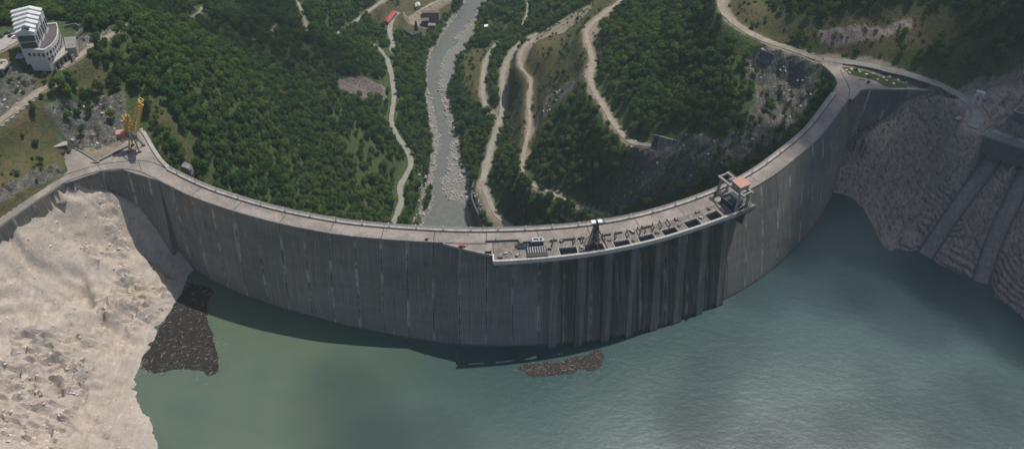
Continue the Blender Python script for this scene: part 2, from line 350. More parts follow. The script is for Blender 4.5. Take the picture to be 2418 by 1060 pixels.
GX = spaced([(-9000, -3000, 1500), (-3000, -1000, 250), (-1000, -600, 40), (-600, -350, 5), (-350, -130, 1.7), (-130, 200, 3.8), (200, 430, 1.7), (430, 650, 5), (650, 1000, 35), (1000, 3000, 250), (3000, 9000, 1500)])
GY = spaced([(-9000, -2000, 1750), (-2000, -200, 200), (-200, 200, 20), (200, 530, 1.7), (530, 1130, 4), (1130, 1500, 25), (1500, 4000, 250), (4000, 12000, 2000)])
XX, YY = np.meshgrid(GX, GY)
xf, yf = XX.ravel(), YY.ravel()
xq, yq = np.clip(xf, -1100, 1100), np.clip(yf, -400, 1500)
zf = np.zeros(len(xf))
for a in range(0, len(xf), 20000):
    b = slice(a, a + 20000)
    k = -np.sqrt((xq[b, None] - WC[None, :, 0]) ** 2 + (yq[b, None] - WC[None, :, 1]) ** 2 + 144.0)
    zf[b] = k @ RB[:-3] + RB[-3] + xq[b] / 500 * RB[-2] + yq[b] / 500 * RB[-1]
zf += np.clip(np.abs(xf) - 1100, 0, 2500) * .22 + np.clip(np.maximum(np.abs(xf), np.abs(yf)) - 900, 0, 800) / 800 * 60 * fbm(xf, yf, 400, 4, 3)
ub, vb, _ = proj(np.stack([xf, yf, zf], 1))
sS = np.array([0.0] * len(xf)); near = (np.abs(xf) < 420) & (yf > 180) & (yf < 620)
idx = np.nonzero(near)[0]
nS = np.full(len(xf), 99.0)
for a in range(0, len(idx), 4000):
    ii = idx[a:a + 4000]; d = (xf[ii, None] - CRV[None, :, 0]) ** 2 + (yf[ii, None] - CRV[None, :, 1]) ** 2; j = d.argmin(1)
    sS[ii] = j; nS[ii] = ((xf[ii] - CRV[j, 0]) * NRM[j, 0] + (yf[ii] - CRV[j, 1]) * NRM[j, 1])
UPX = [(-400, 790), (-150, 630), (0, 536), (88, 475), (149, 434), (195, 416), (238, 405), (289, 400), (330, 406), (374, 426)]
UPL = resample([P(u, v)[:2] for u, v in UPX], 2.0)                 # upstream edge of the left wing wall
RWX = [(2012, 236), (2022, 220), (2034, 213), (2060, 211), (2120, 212), (2192, 213), (2222, 219)]
RWL = resample([P(u, v)[:2] for u, v in RWX], 2.0)                 # right wing wall
ARCU = np.array([SN(s, 12)[:2] for s in range(0, SL + 1, 4)])
BAR = np.vstack([[(-2000, UPL[0][1] + 300)], UPL, ARCU, RWL, [(RWL[-1][0] + 30, RWL[-1][1] - 4), (2000, 420)]])   # crest line: upstream lies south of it
upst = yf < np.interp(xf, BAR[:, 0], BAR[:, 1]) + 0.0
def PP(x): return [P(u, v, 0)[:2] for u, v in x]
# zones in photo pixels -> masks on the visible ground
def zmask(poly, soft=True): return inpoly(ub + 9 * fbm(xf, yf, 14, 3, 5), vb + 7 * fbm(xf, yf, 11, 3, 9), poly)
Zn = {k: np.zeros(len(xf), bool) for k in ('pale', 'grass', 'grey', 'dirt', 'strata', 'pink', 'green')}
dn = ~upst
Zn['pale'] |= upst & (xf < -60) & zmask([(100, 440), (240, 440), (330, 505), (440, 590), (520, 650), (500, 720), (420, 860), (380, 960), (460, 1100), (-400, 1100), (-400, 640), (0, 560), (50, 515)])
Zn['grass'] |= upst & zmask([(-80, 560), (0, 540), (60, 500), (20, 580), (0, 600), (-80, 640)])
Zn['pale'] |= upst & (xf < -60) & (xf > -900)
Zn['grass'] |= dn & zmask([(-200, 130), (130, 118), (135, 190), (110, 250), (150, 350), (150, 430), (-200, 640)])
Zn['grey'] |= dn & zmask([(-60, 250), (0, 190), (35, 150), (85, 185), (95, 205), (0, 275), (-60, 320)])
Zn['grey'] |= dn & zmask([(105, 250), (150, 240), (205, 235), (290, 215), (300, 250), (310, 320), (240, 350), (170, 345)])
Zn['grey'] |= dn & zmask([(-60, 460), (0, 440), (90, 395), (140, 380), (150, 405), (60, 455), (-60, 520)])
Zn['grey'] |= dn & zmask([(180, 75), (240, 62), (300, 58), (290, 78), (240, 105), (185, 130), (178, 100)])
Zn['grass'] |= dn & zmask([(345, 215), (385, 250), (440, 320), (480, 400), (450, 395), (400, 330), (355, 270)])
Zn['grass'] |= dn & zmask([(160, 170), (210, 140), (260, 160), (230, 215), (180, 220)])
Zn['dirt'] |= dn & zmask([(175, 352), (240, 345), (300, 325), (330, 300), (345, 320), (310, 345), (232, 384)])
Zn['pink'] |= dn & zmask([(795, 184), (860, 178), (905, 198), (916, 232), (850, 232), (800, 208)])
Zn['grey'] |= dn & zmask([(480, 20), (500, 15), (470, 50), (410, 52), (400, 40)])
Zn['grass'] |= dn & zmask([(830, 30), (930, 5), (1070, -20), (1070, 20), (1035, 60), (1010, 90), (955, 92), (900, 70)])
Zn['dirt'] |= dn & zmask([(955, 38), (990, 30), (1010, 20), (1040, 0), (1075, -20), (1075, 0), (1050, 18), (1000, 48), (1010, 75), (985, 60), (950, 55)])
Zn['grass'] |= dn & zmask([(1085, 125), (1150, 118), (1140, 180), (1140, 230), (1165, 275), (1105, 250), (1090, 200)])
Zn['grass'] |= dn & zmask([(1190, 240), (1195, 160), (1260, 90), (1370, 20), (1480, -30), (1490, 0), (1410, 70), (1415, 160), (1395, 210), (1330, 250), (1260, 330), (1230, 420), (1200, 330)])
Zn['dirt'] |= dn & zmask([(1225, 105), (1300, 62), (1400, 10), (1400, 22), (1330, 70), (1270, 95), (1240, 140)])
Zn['dirt'] |= dn & zmask([(1370, 60), (1400, 52), (1425, 60), (1405, 90), (1395, 100), (1372, 75)])
Zn['grey'] |= dn & zmask([(1290, 230), (1380, 185), (1385, 205), (1330, 240), (1270, 300), (1255, 290)])
Zn['pink'] |= dn & zmask([(1420, 265), (1440, 262), (1480, 330), (1450, 330)])
Zn['grey'] |= dn & zmask([(1740, 120), (1930, 150), (1915, 240), (1860, 330), (1760, 395), (1640, 440), (1440, 500), (1430, 470), (1500, 340), (1620, 330), (1720, 330), (1790, 240), (1760, 180)])
Zn['pink'] |= dn & zmask([(1915, 82), (1995, 58), (2090, 62), (2160, 30), (2165, 55), (2060, 90), (1990, 108), (1930, 100)])
Zn['grass'] |= dn & zmask([(1690, -30), (1760, -20), (1900, 60), (2190, 0), (2320, 60), (2100, 130), (1950, 118), (1800, 80), (1730, 40)])
Zn['dirt'] |= dn & zmask([(1955, 118), (2080, 128), (2160, 158), (2240, 195), (2230, 210), (2100, 172), (1955, 150)])
Zn['grey'] |= dn & zmask([(2195, 225), (2240, 240), (2290, 290), (2330, 330), (2430, 380), (2460, 330), (2340, 300), (2300, 240)])
Zn['strata'] |= (upst | ((yf < 500) & (xf > 290))) & (xf > 150) & (xf < 900)
Zn['green'] |= dn & zmask([(1985, 155), (2060, 162), (2195, 205), (2080, 208), (2010, 182)])
for n, w, pl, m in ROADW:                                           # bare cut banks beside the roads
    if n in ('left_valley_road',): continue
    d, _ = polydist(xf, yf, pl); Zn['dirt'] |= dn & (d < w / 2 + .2 + 2.6 * np.clip(fbm(xf, yf, 16, 3, 77) + .25, 0, 1) * (1.6 if n in ('right_abutment_road', 'right_middle_track', 'right_bench_track') else 1.0))
ZF = {k: v.astype(float) for k, v in Zn.items()}
def blur(a):                                                       # soften masks one cell
    g = a.reshape(XX.shape).copy(); h = g.copy()
    h[1:-1, 1:-1] = (g[1:-1, 1:-1] * 2 + g[:-2, 1:-1] + g[2:, 1:-1] + g[1:-1, :-2] + g[1:-1, 2:]) / 6
    return h.ravel()
ZF = {k: blur(blur(v)) for k, v in ZF.items()}
# relief
CH0 = [resample([P(2362, 348, -8), P(2320, 410, -20), P(2250, 505, -44), P(2172, 622, -75)], 3.0), resample([P(2440, 385, -8), P(2395, 470, -26), P(2350, 565, -48), P(2308, 690, -75)], 3.0)]
keep = sstep(0, 10, np.abs(zf - ZW))
zf += fbm(xf, yf, 60, 4, 21) * 6.0 * np.where(dn, 1, 0) * (1 - ZF['green']) * sstep(0, 25, polydist(xf, yf, np.c_[RIV[:, :2], np.zeros(len(RIV))])[0] - 20)
rid = 1 - np.abs(fbm(xf + .6 * yf, yf - .3 * xf, 22, 4, 31))
wx = xf + 7 * fbm(xf, yf, 18, 3, 36); wy = yf + 7 * fbm(xf, yf, 18, 3, 37)
rid2 = 1 - np.abs(fbm(wx * .8 + wy * .6, (wy * .8 - wx * .6) * 2.6, 15, 4, 38, .6))
patch = sstep(-.17, .17, fbm(xf, yf, 44, 3, 170) + .3 * fbm(xf, yf, 13, 2, 73)); sm_ = .35 + .65 * patch
lq = (fbm(wx, wy, 40, 4, 39) * 3.0 + (wx * .045 - wy * .03)) ; lf = lq - np.floor(lq); ledge = (np.floor(lq) + sstep(.72, .95, lf)) - lq
lq2 = (fbm(wx, wy, 17, 4, 40) * 2.6 + (wx * .05 + wy * .09)); lf2 = lq2 - np.floor(lq2); ledge2 = (np.floor(lq2) + sstep(.7, .98, lf2)) - lq2
zf += ZF['pale'] * (.35 + .65 * keep) * (ledge * 4.5 * sstep(-.2, .25, fbm(xf, yf, 60, 2, 47)) + ledge2 * 2.6 * sm_ * sstep(-.1, .3, fbm(xf, yf, 45, 2, 48)))
zf += ZF['pale'] * (fbm(xf, yf, 34, 5, 33, .55) * 6.5 + (rid ** 3 - .5) * 5.0 * (.55 + .45 * patch) + (rid2 ** 2 - .6) * 4.2 * sm_ + fbm(xf, yf, 5, 3, 35) * 1.6 * sstep(-.05, .4, fbm(xf, yf, 50, 3, 49))) * (.35 + .65 * keep)
for cp, dp_, w_ in (([(10, 570, -12), (60, 600, -20), (110, 625, -28), (165, 672, -38), (195, 690, -42)], 4.5, 5.0), ([(150, 610, -30), (175, 650, -36), (150, 690, -38)], 3.5, 4.0), ([(185, 700, -42), (225, 735, -48), (262, 765, -52), (300, 790, -58)], 4.0, 5.0), ([(0, 640, -20), (80, 690, -33), (140, 730, -41)], 2.5, 4.0), ([(250, 560, -34), (285, 640, -46), (300, 700, -53)], 2.5, 5.0), ([(90, 880, -45), (150, 930, -52), (215, 990, -58)], 2.5, 5.0), ([(20, 960, -45), (120, 990, -52), (180, 1040, -56)], 3.0, 6.0), ([(330, 560, -44), (355, 610, -54), (395, 640, -62)], 3.0, 4.0)):
    pl_ = resample([P(*q) for q in cp], 3.0); pl_[:, :2] += np.stack([fbm(pl_[:, 0], pl_[:, 1], 8, 3, 64), fbm(pl_[:, 0], pl_[:, 1], 8, 3, 65)], 1) * 5; d_, _ = polydist(xf + 2.5 * fbm(xf, yf, 6, 3, 66), yf + 2.5 * fbm(xf, yf, 6, 3, 67), pl_); zf -= ZF['pale'] * dp_ * sstep(w_, w_ * .3, d_)        # crevices
zf += (ZF['grey'] + ZF['pink']) * ((1 - np.abs(fbm((xf * .7 + yf * .7) * 2.2, yf - xf, 16, 4, 45, .6))) * 3.6 - 1.8 + fbm(xf, yf, 14, 5, 41, .6) * 3.4 + (1 - np.abs(fbm(xf, yf, 9, 3, 43))) * 1.2 - .8)
st = ZF['strata'] * (xf > 150)
bed = zf + .04 * (xf - 300)
q_ = bed / 3.4; fr = q_ - np.floor(q_)
terr = (np.floor(q_) + sstep(.62, .98, fr)) * 3.4 - bed
BAND = fr
bent = np.clip(sstep(34, 14, np.minimum(polydist(xf, yf, CH0[0])[0], polydist(xf, yf, CH0[1])[0])) * sstep(-.35, .1, fbm(xf, yf, 30, 3, 57)) + .35 * sstep(0, .4, fbm(xf, yf, 50, 3, 58)), 0, 1)
rgh = 1 - np.abs(fbm((xf * .5 + yf * .87) * 1.0, (yf * .5 - xf * .87) * 3.2, 26, 5, 59, .6))
zf += st * (terr * bent + (1 - bent) * ((rgh ** 2 - .6) * 5.0 + fbm(xf, yf, 20, 4, 54) * 4.0) * sstep(-69, -60, zf) + fbm(xf, yf, 16, 4, 53) * 2.2 * sstep(-66, -55, zf) + fbm(xf, yf, 4, 3, 55) * .5)
jx = xf + 1.6 * fbm(xf, yf, 7, 3, 68); jy = yf + 1.6 * fbm(xf, yf, 7, 3, 69); ra, rb_ = jx * .82 + jy * .57, jy * .82 - jx * .57
zf += ZF['pale'] * (.3 + .7 * keep) * ((.16 + .84 * patch) * (blocks(ra * .4, rb_, 9.0, 301, .8) * 2.3 + blocks(ra * .5, rb_, 4.2, 311, .8) * 1.2))
zf += (ZF['grey'] + ZF['pink']) * (blocks(ra, rb_ * .5, 8.0, 321, .7) * 3.4 + blocks(jx, jy, 3.8, 331, .7) * 1.2)
sa_, sb_ = jx * .80 + jy * .60, jy * .80 - jx * .60
zf += st * (1 - .75 * bent) * sstep(-70, -64, zf) * (blocks(sa_ * .3, sb_, 5.5, 341, .7) * 3.6 + blocks(sa_ * .35, sb_, 2.8, 351, .6) * 1.3)
rb_d, _ = polydist(xf, yf, np.c_[RIV[:, :2], RIV[:, 2]])[0], 0
# carve: roads, river, terraces, dam footprint
for n, w, pl, m in ROADW:
    d, z = polydist(xf, yf, pl); t = sstep(w / 2 + 2.0, w / 2 + 11.0, d)
    zf = zf * t + (z - .45) * (1 - t)
d, hw = polydist(xf, yf, RIV); t = sstep(-2.5, 3.5, d - hw)
zf = np.where(yf > 400, np.minimum(zf, zf * t + (ZR - 2.2) * (1 - t)), zf)
for g in (GBAR, GBAR2, GBAR3):
    m = inpoly(xf, yf, g) & (d > hw * .6); zf = np.where(m, ZR + .5 + 1.0 * fbm(xf, yf, 9, 3, 61), zf)
CHUTES = [resample([P(2362, 348, -8), P(2320, 410, -20), P(2250, 505, -44), P(2172, 622, -75)], 3.0), resample([P(2440, 385, -8), P(2395, 470, -26), P(2350, 565, -48), P(2308, 690, -75)], 3.0)]
for pl in CHUTES:
    d, z = polydist(xf, yf, pl); t = sstep(6.0, 10.0, d); zf = zf * t + (z - 1.2) * (1 - t)
TERR_L = [P(u, v)[:2] for u, v in [(-160, 640), (0, 536), (88, 475), (149, 434), (238, 405), (289, 400), (374, 426), (401, 394), (378, 376), (358, 346), (334, 304), (300, 332), (232, 378), (172, 350), (148, 368), (160, 404), (139, 424), (68, 468), (0, 512), (-160, 605)]]
TERR_R = [P(u, v)[:2] for u, v in [(1945, 158), (1960, 135), (2000, 145), (2100, 172), (2200, 205), (2192, 212), (2036, 213), (2012, 236), (1968, 218), (1976, 200), (1968, 180)]]
zf = np.where(inpoly(xf, yf, TERR_L) | inpoly(xf, yf, TERR_R), -.6, zf)
inside = near & (nS > -14) & (nS < 22) & (sS > 2) & (sS < SL - 2)
zf = np.where(inside, np.minimum(zf, -12 - 60 * sstep(0, 80, np.minimum(sS, SL - sS))), zf)
def s_on(pl, p):
    L = np.r_[0, np.cumsum(np.linalg.norm(np.diff(pl, axis=0), axis=1))]; return L[np.argmin(((pl - p) ** 2).sum(1))]
for pl, cpx in ((UPL, [((-150, 630), -3), ((88, 475), -3), ((149, 434), -4), ((195, 416), -8), ((240, 405), -15), ((289, 400), -25), ((330, 406), -37), ((374, 426), -52)]), (RWL, [((2012, 236), -58), ((2034, 213), -48), ((2060, 211), -38), ((2120, 212), -22), ((2170, 213), -10), ((2222, 219), -2)])):
    ss = [s_on(pl, P(*q)[:2]) for q, _ in cpx]; L = np.r_[0, np.cumsum(np.linalg.norm(np.diff(pl, axis=0), axis=1))]
    d, sv_ = polydist(xf, yf, np.c_[pl, L]); lim = np.interp(sv_, ss, [c for _, c in cpx]) + .42 * d + .8 * fbm(xf, yf, 7, 3, 63)
    zf = np.where(upst & (d < 60), np.minimum(zf, lim), zf)                # rock meets the wing walls along these lines
ZZ = zf.reshape(XX.shape)
def ground(x, y):
    x = np.asarray(x, float); y = np.asarray(y, float)
    i = np.clip(np.searchsorted(GX, x) - 1, 0, len(GX) - 2); j = np.clip(np.searchsorted(GY, y) - 1, 0, len(GY) - 2)
    a = np.clip((x - GX[i]) / (GX[i + 1] - GX[i]), 0, 1); b = np.clip((y - GY[j]) / (GY[j + 1] - GY[j]), 0, 1)
    return (ZZ[j, i] * (1 - a) + ZZ[j, i + 1] * a) * (1 - b) + (ZZ[j + 1, i] * (1 - a) + ZZ[j + 1, i + 1] * a) * b
def zone(name, x, y):
    g = ZF[name].reshape(XX.shape); i = np.clip(np.searchsorted(GX, x) - 1, 0, len(GX) - 1); j = np.clip(np.searchsorted(GY, y) - 1, 0, len(GY) - 1); return g[j, i]
def G(u, v):                                                        # where the sight line through a photo pixel meets the ground
    d = ray(u, v); d = d / -d[2]; t = np.arange(200, 1000, .7)
    x = d[0] * t; y = d[1] * t; z = HC - t; h = z - ground(x, y); k = np.nonzero(h < 0)[0]
    k = k[0] if len(k) else len(t) - 1
    return Vector((x[k], y[k], float(ground(x[k], y[k]))))
def grid_mesh(name, mat_):
    ny, nx = XX.shape; me = bpy.data.meshes.new(name)
    me.vertices.add(nx * ny); me.vertices.foreach_set('co', np.stack([xf, yf, zf], 1).ravel())
    ii = np.arange(nx * ny).reshape(ny, nx); q = np.stack([ii[:-1, :-1], ii[:-1, 1:], ii[1:, 1:], ii[1:, :-1]], -1).reshape(-1, 4)
    me.loops.add(len(q) * 4); me.loops.foreach_set('vertex_index', q.ravel().astype(np.int32)); me.polygons.add(len(q))
    me.polygons.foreach_set('loop_start', (np.arange(len(q)) * 4).astype(np.int32)); rk_ = (ZF['pale'] * (patch > .35) + ZF['grey'] + ZF['pink'] + ZF['strata'])[q[:, 0]] > .5; me.polygons.foreach_set('use_smooth', ~rk_)
    me.update(); me.materials.append(mat_)
    for k, v in ZF.items():
        at = me.attributes.new('z_' + k, 'FLOAT', 'POINT'); at.data.foreach_set('value', v.astype(np.float32))
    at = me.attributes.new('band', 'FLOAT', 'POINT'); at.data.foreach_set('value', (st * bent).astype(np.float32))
    me.validate(); return me
# ground material
m = NT('ground'); ps = m.pos(); n1 = m.noise(ps, .05, 5, .6); n2 = m.noise(ps, .35, 5, .65); n3 = m.noise(ps, 1.6, 4, .6)
base = m.mix(m.ramp(n2, .35, .7), (.045, .075, .026), (.09, .11, .042))
def lay(base, key, cols, lo=.35, hi=.62):
    k = m.math('ADD', m.attr('z_' + key), m.math('MULTIPLY', m.math('SUBTRACT', n2, .5), .7))
    c = m.mix(m.ramp(n1, .36, .64), cols[0], cols[1]); c = m.mix(m.ramp(n2, .42, .68), c, cols[2]); c = m.mix(m.math('MULTIPLY', m.ramp(n3, .5, .75), .5), c, cols[3])
    return m.mix(m.ramp(k, lo, hi), base, c)
base = lay(base, 'grass', [(.075, .085, .03), (.13, .105, .05), (.055, .06, .03), (.16, .135, .09)])
base = lay(base, 'green', [(.045, .07, .02), (.06, .08, .025), (.08, .08, .04), (.1, .09, .06)])
base = lay(base, 'grey', [(.115, .112, .095), (.155, .142, .12), (.075, .078, .062), (.22, .20, .18)])
base = lay(base, 'pink', [(.26, .20, .17), (.30, .24, .20), (.17, .14, .13), (.38, .31, .27)])
sdir = m.noise(m.map(ps, (.55, .07, .3), (0, 0, .75)), 1.0, 5, .65); gk = m.ramp(m.math('MAXIMUM', m.attr('z_grey'), m.math('MULTIPLY', m.attr('z_pink'), .62)), .4, .7); base = m.mix(m.math('MULTIPLY', m.math('MULTIPLY', gk, m.ramp(sdir, .5, .64)), .75), base, (.06, .058, .055)); base = m.mix(m.math('MULTIPLY', m.math('MULTIPLY', gk, m.ramp(sdir, .44, .33)), .6), base, (.30, .28, .255))
base = lay(base, 'dirt', [(.25, .205, .155), (.31, .255, .195), (.17, .15, .11), (.37, .32, .26)])
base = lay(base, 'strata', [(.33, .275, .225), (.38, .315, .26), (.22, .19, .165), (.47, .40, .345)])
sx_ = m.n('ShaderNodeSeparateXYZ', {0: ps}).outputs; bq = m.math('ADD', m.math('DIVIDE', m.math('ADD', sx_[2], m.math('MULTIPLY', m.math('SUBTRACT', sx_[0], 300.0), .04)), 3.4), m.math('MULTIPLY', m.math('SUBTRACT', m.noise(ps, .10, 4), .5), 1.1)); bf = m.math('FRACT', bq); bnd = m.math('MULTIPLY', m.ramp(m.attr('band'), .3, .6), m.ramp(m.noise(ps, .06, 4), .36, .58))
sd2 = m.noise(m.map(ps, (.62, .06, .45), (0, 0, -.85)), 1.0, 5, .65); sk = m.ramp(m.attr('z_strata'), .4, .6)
base = m.mix(m.math('MULTIPLY', m.math('MULTIPLY', sk, m.ramp(sd2, .5, .62)), .75), base, (.085, .075, .072)); base = m.mix(m.math('MULTIPLY', m.math('MULTIPLY', sk, m.ramp(sd2, .43, .32)), .6), base, (.40, .345, .31))  # rock-layer tones; the streaks also stand in for relief shading lost in diffuse light
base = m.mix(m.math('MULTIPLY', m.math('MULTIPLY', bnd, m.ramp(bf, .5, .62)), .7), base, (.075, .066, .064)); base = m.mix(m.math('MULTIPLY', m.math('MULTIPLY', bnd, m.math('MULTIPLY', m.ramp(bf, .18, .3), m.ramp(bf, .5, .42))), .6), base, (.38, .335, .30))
n0 = m.noise(ps, .014, 4, .6, 1.0); crk = m.ramp(m.n('ShaderNodeTexVoronoi', {'Vector': m.n('ShaderNodeVectorMath', {0: ps, 1: m.n('ShaderNodeVectorMath', {0: m.n('ShaderNodeTexNoise', {'Vector': ps, 'Scale': .15}).outputs[1], 1: (9.0, 9.0, 9.0)}, operation='MULTIPLY').outputs[0]}, operation='ADD').outputs[0], 'Scale': .11}, feature='DISTANCE_TO_EDGE').outputs[0], .07, .0)
base = lay(base, 'pale', [(.46, .40, .345), (.51, .425, .34), (.38, .335, .295), (.62, .565, .505)])
pk = m.ramp(m.attr('z_pale'), .4, .6); base = m.mix(m.math('MULTIPLY', m.math('MULTIPLY', pk, m.ramp(n0, .56, .7)), .55), base, (.40, .29, .19)); base = m.mix(m.math('MULTIPLY', m.math('MULTIPLY', pk, m.ramp(n0, .46, .32)), .35), base, (.30, .26, .23))
sd3 = m.noise(m.map(ps, (.5, .07, .4), (0, 0, .5)), 1.0, 5, .65, .3); base = m.mix(m.math('MULTIPLY', m.math('MULTIPLY', pk, m.ramp(sd3, .54, .68)), .45), base, (.30, .255, .22)); base = m.mix(m.math('MULTIPLY', m.math('MULTIPLY', pk, m.ramp(sd3, .42, .3)), .6), base, (.68, .61, .535))
base = m.mix(m.math('MULTIPLY', m.math('MULTIPLY', pk, crk), m.math('MULTIPLY', m.ramp(n1, .48, .62), .32)), base, (.16, .14, .125))
sep = m.n('ShaderNodeSeparateXYZ', {0: ps}).outputs
wv = m.noise(m.map(ps, (.12, .12, 2.2)), 1.0, 3, .5)
base = m.mix(m.math('MULTIPLY', m.math('MULTIPLY', m.attr('z_strata'), m.ramp(wv, .52, .68)), .4), base, (.27, .235, .21))
bed_ = m.math('MULTIPLY', m.ramp(sep[2], ZR + 4.0, ZR + 1.2), m.ramp(sep[1], 420.0, 430.0))
base = m.mix(bed_, base, m.mix(m.ramp(n3, .4, .65), (.15, .145, .135), (.30, .285, .265)))
vor = m.n('ShaderNodeTexVoronoi', {'Vector': ps, 'Scale': .9}, feature='F1').outputs[0]
hgt = m.math('ADD', m.math('MULTIPLY', n3, .6), m.math('MULTIPLY', vor, m.math('SUBTRACT', .5, m.math('MULTIPLY', pk, .35))))
m.surf(base, .95, .1, normal=m.bump(hgt, .9, .9)); M['ground'] = m.mat
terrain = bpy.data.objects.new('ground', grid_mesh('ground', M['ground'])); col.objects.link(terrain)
tag(terrain, 'steep valley sides, rock banks and river floor around the dam', 'terrain', kind='structure')

# road surfaces
for key, c1, c2 in (('gravel', (.24, .232, .205), (.32, .305, .27)), ('dirt', (.25, .215, .17), (.34, .295, .235))):
    m = NT('road_' + key); ps = m.pos(); a = m.noise(ps, .25, 5, .6); b = m.noise(ps, 1.8, 4, .65)
    base = m.mix(m.ramp(a, .35, .65), c1, c2); base = m.mix(m.math('MULTIPLY', m.ramp(b, .5, .75), .5), base, tuple(x * .6 for x in c1))
    m.surf(base, .95, .1, normal=m.bump(b, .5, .2)); M[key] = m.mat
def ribbon(name, pl, w, mat_, lift=0.0, th=.5):
    pl = np.asarray(pl); t = np.gradient(pl[:, :2], axis=0); t /= np.linalg.norm(t, axis=1)[:, None]; nn = np.stack([-t[:, 1], t[:, 0]], 1)
    ws = (.76 + .36 * fbm(pl[:, 0], pl[:, 1], 13, 4, 71, .7)) * w / 2; ws2 = (.76 + .36 * fbm(pl[:, 0] + 99, pl[:, 1], 13, 4, 72, .7)) * w / 2
    l = pl[:, :2] + nn * ws[:, None]; r = pl[:, :2] - nn * ws2[:, None]; z = pl[:, 2] + lift; mb = MB(); n = len(pl)
    vs = [(*l[i], z[i] - th) for i in range(n)] + [(*l[i], z[i]) for i in range(n)] + [(*pl[i, :2], z[i] + .08) for i in range(n)] + [(*r[i], z[i]) for i in range(n)] + [(*r[i], z[i] - th) for i in range(n)]
    fs = [(k * n + i, (k + 1) * n + i, (k + 1) * n + i + 1, k * n + i + 1) for k in range(4) for i in range(n - 1)]
    mb.add(vs, fs); return mb.build(name, mat_)
for i, (n, w, pl, mk) in enumerate(ROADW):
    o = ribbon(n.replace('left_', '').replace('right_', ''), resample(pl, 2.5), w, M[mk], .02 * i / 10); tag(o, kind='structure')

# ------------------------------------------------------------------ water
m = NT('reservoir_water'); ps = m.pos()
a = m.noise(ps, .006, 4, .55, .6); b = m.noise(ps, .03, 4, .6)
sp = m.n('ShaderNodeSeparateXYZ', {0: ps}).outputs
gx = m.ramp(m.math('ADD', sp[0], m.math('MULTIPLY', m.math('SUBTRACT', a, .5), 220.0)), 70.0, -170.0)
base = m.mix(gx, (.015, .054, .055), (.094, .128, .086)); base = m.mix(m.math('MULTIPLY', m.ramp(b, .45, .7), .3), base, (.04, .085, .08))
w1 = m.noise(m.map(ps, (1.5, 2.4, 1), (0, 0, .5)), 1.0, 3, .65, .4); w2 = m.noise(m.map(ps, (.16, .25, 1), (0, 0, .5)), 1.0, 3, .6)
hh = m.math('ADD', m.math('MULTIPLY', w1, .35), m.math('MULTIPLY', w2, .5))
calm = m.ramp(m.noise(m.map(ps, (1, .7, 1)), .012, 3, .5), .40, .6)
m.surf(base, .25, .55, normal=m.bump(hh, .22, 1.0)); M['water'] = m.mat
mb = MB(); low = [tuple(SN(s, face_n(s, ZW) - 5)[:2]) for s in range(0, SL + 1, 10)]
poly = [(-1500, -3000), (1500, -3000), (1500, 300), (520, 420)] + [tuple(p) for p in (RWL[::-1][::3] + np.array([0, 3]))] + low[::-1] + [(p[0], p[1] + 2) for p in UPL[::-1][::4]] + [(-1500, 300)]
bm = bmesh.new(); vv = [bm.verts.new((x, y, ZW)) for x, y in poly]; bm.faces.new(vv); bmesh.ops.triangulate(bm, faces=bm.faces[:]); bmesh.ops.recalc_face_normals(bm, faces=bm.faces[:])
if bm.faces[0].normal.z < 0: bmesh.ops.reverse_faces(bm, faces=bm.faces[:])
me = bpy.data.meshes.new('reservoir'); bm.to_mesh(me); bm.free(); me.materials.append(M['water'])
o = bpy.data.objects.new('reservoir_water', me); col.objects.link(o); tag(o, kind='structure')
m = NT('river_water'); ps = m.pos(); a = m.noise(ps, .2, 4, .6)
m.surf(m.mix(m.ramp(a, .3, .7), (.115, .122, .105), (.155, .158, .138)), .2, .5, normal=m.bump(m.noise(ps, .8, 3), .3, .4)); M['river'] = m.mat
pl = RIV; t = np.gradient(pl[:, :2], axis=0); t /= np.linalg.norm(t, axis=1)[:, None]; nn = np.stack([-t[:, 1], t[:, 0]], 1)
mb = MB(); n = len(pl); mb.add([(*(pl[i, :2] + nn[i] * (pl[i, 2] + 5) * sgn), ZR) for sgn in (-1, 1) for i in range(n)], [(i, n + i, n + i + 1, i + 1) for i in range(n - 1)])
o = mb.build('river_water', M['river']); tag(o, kind='structure')

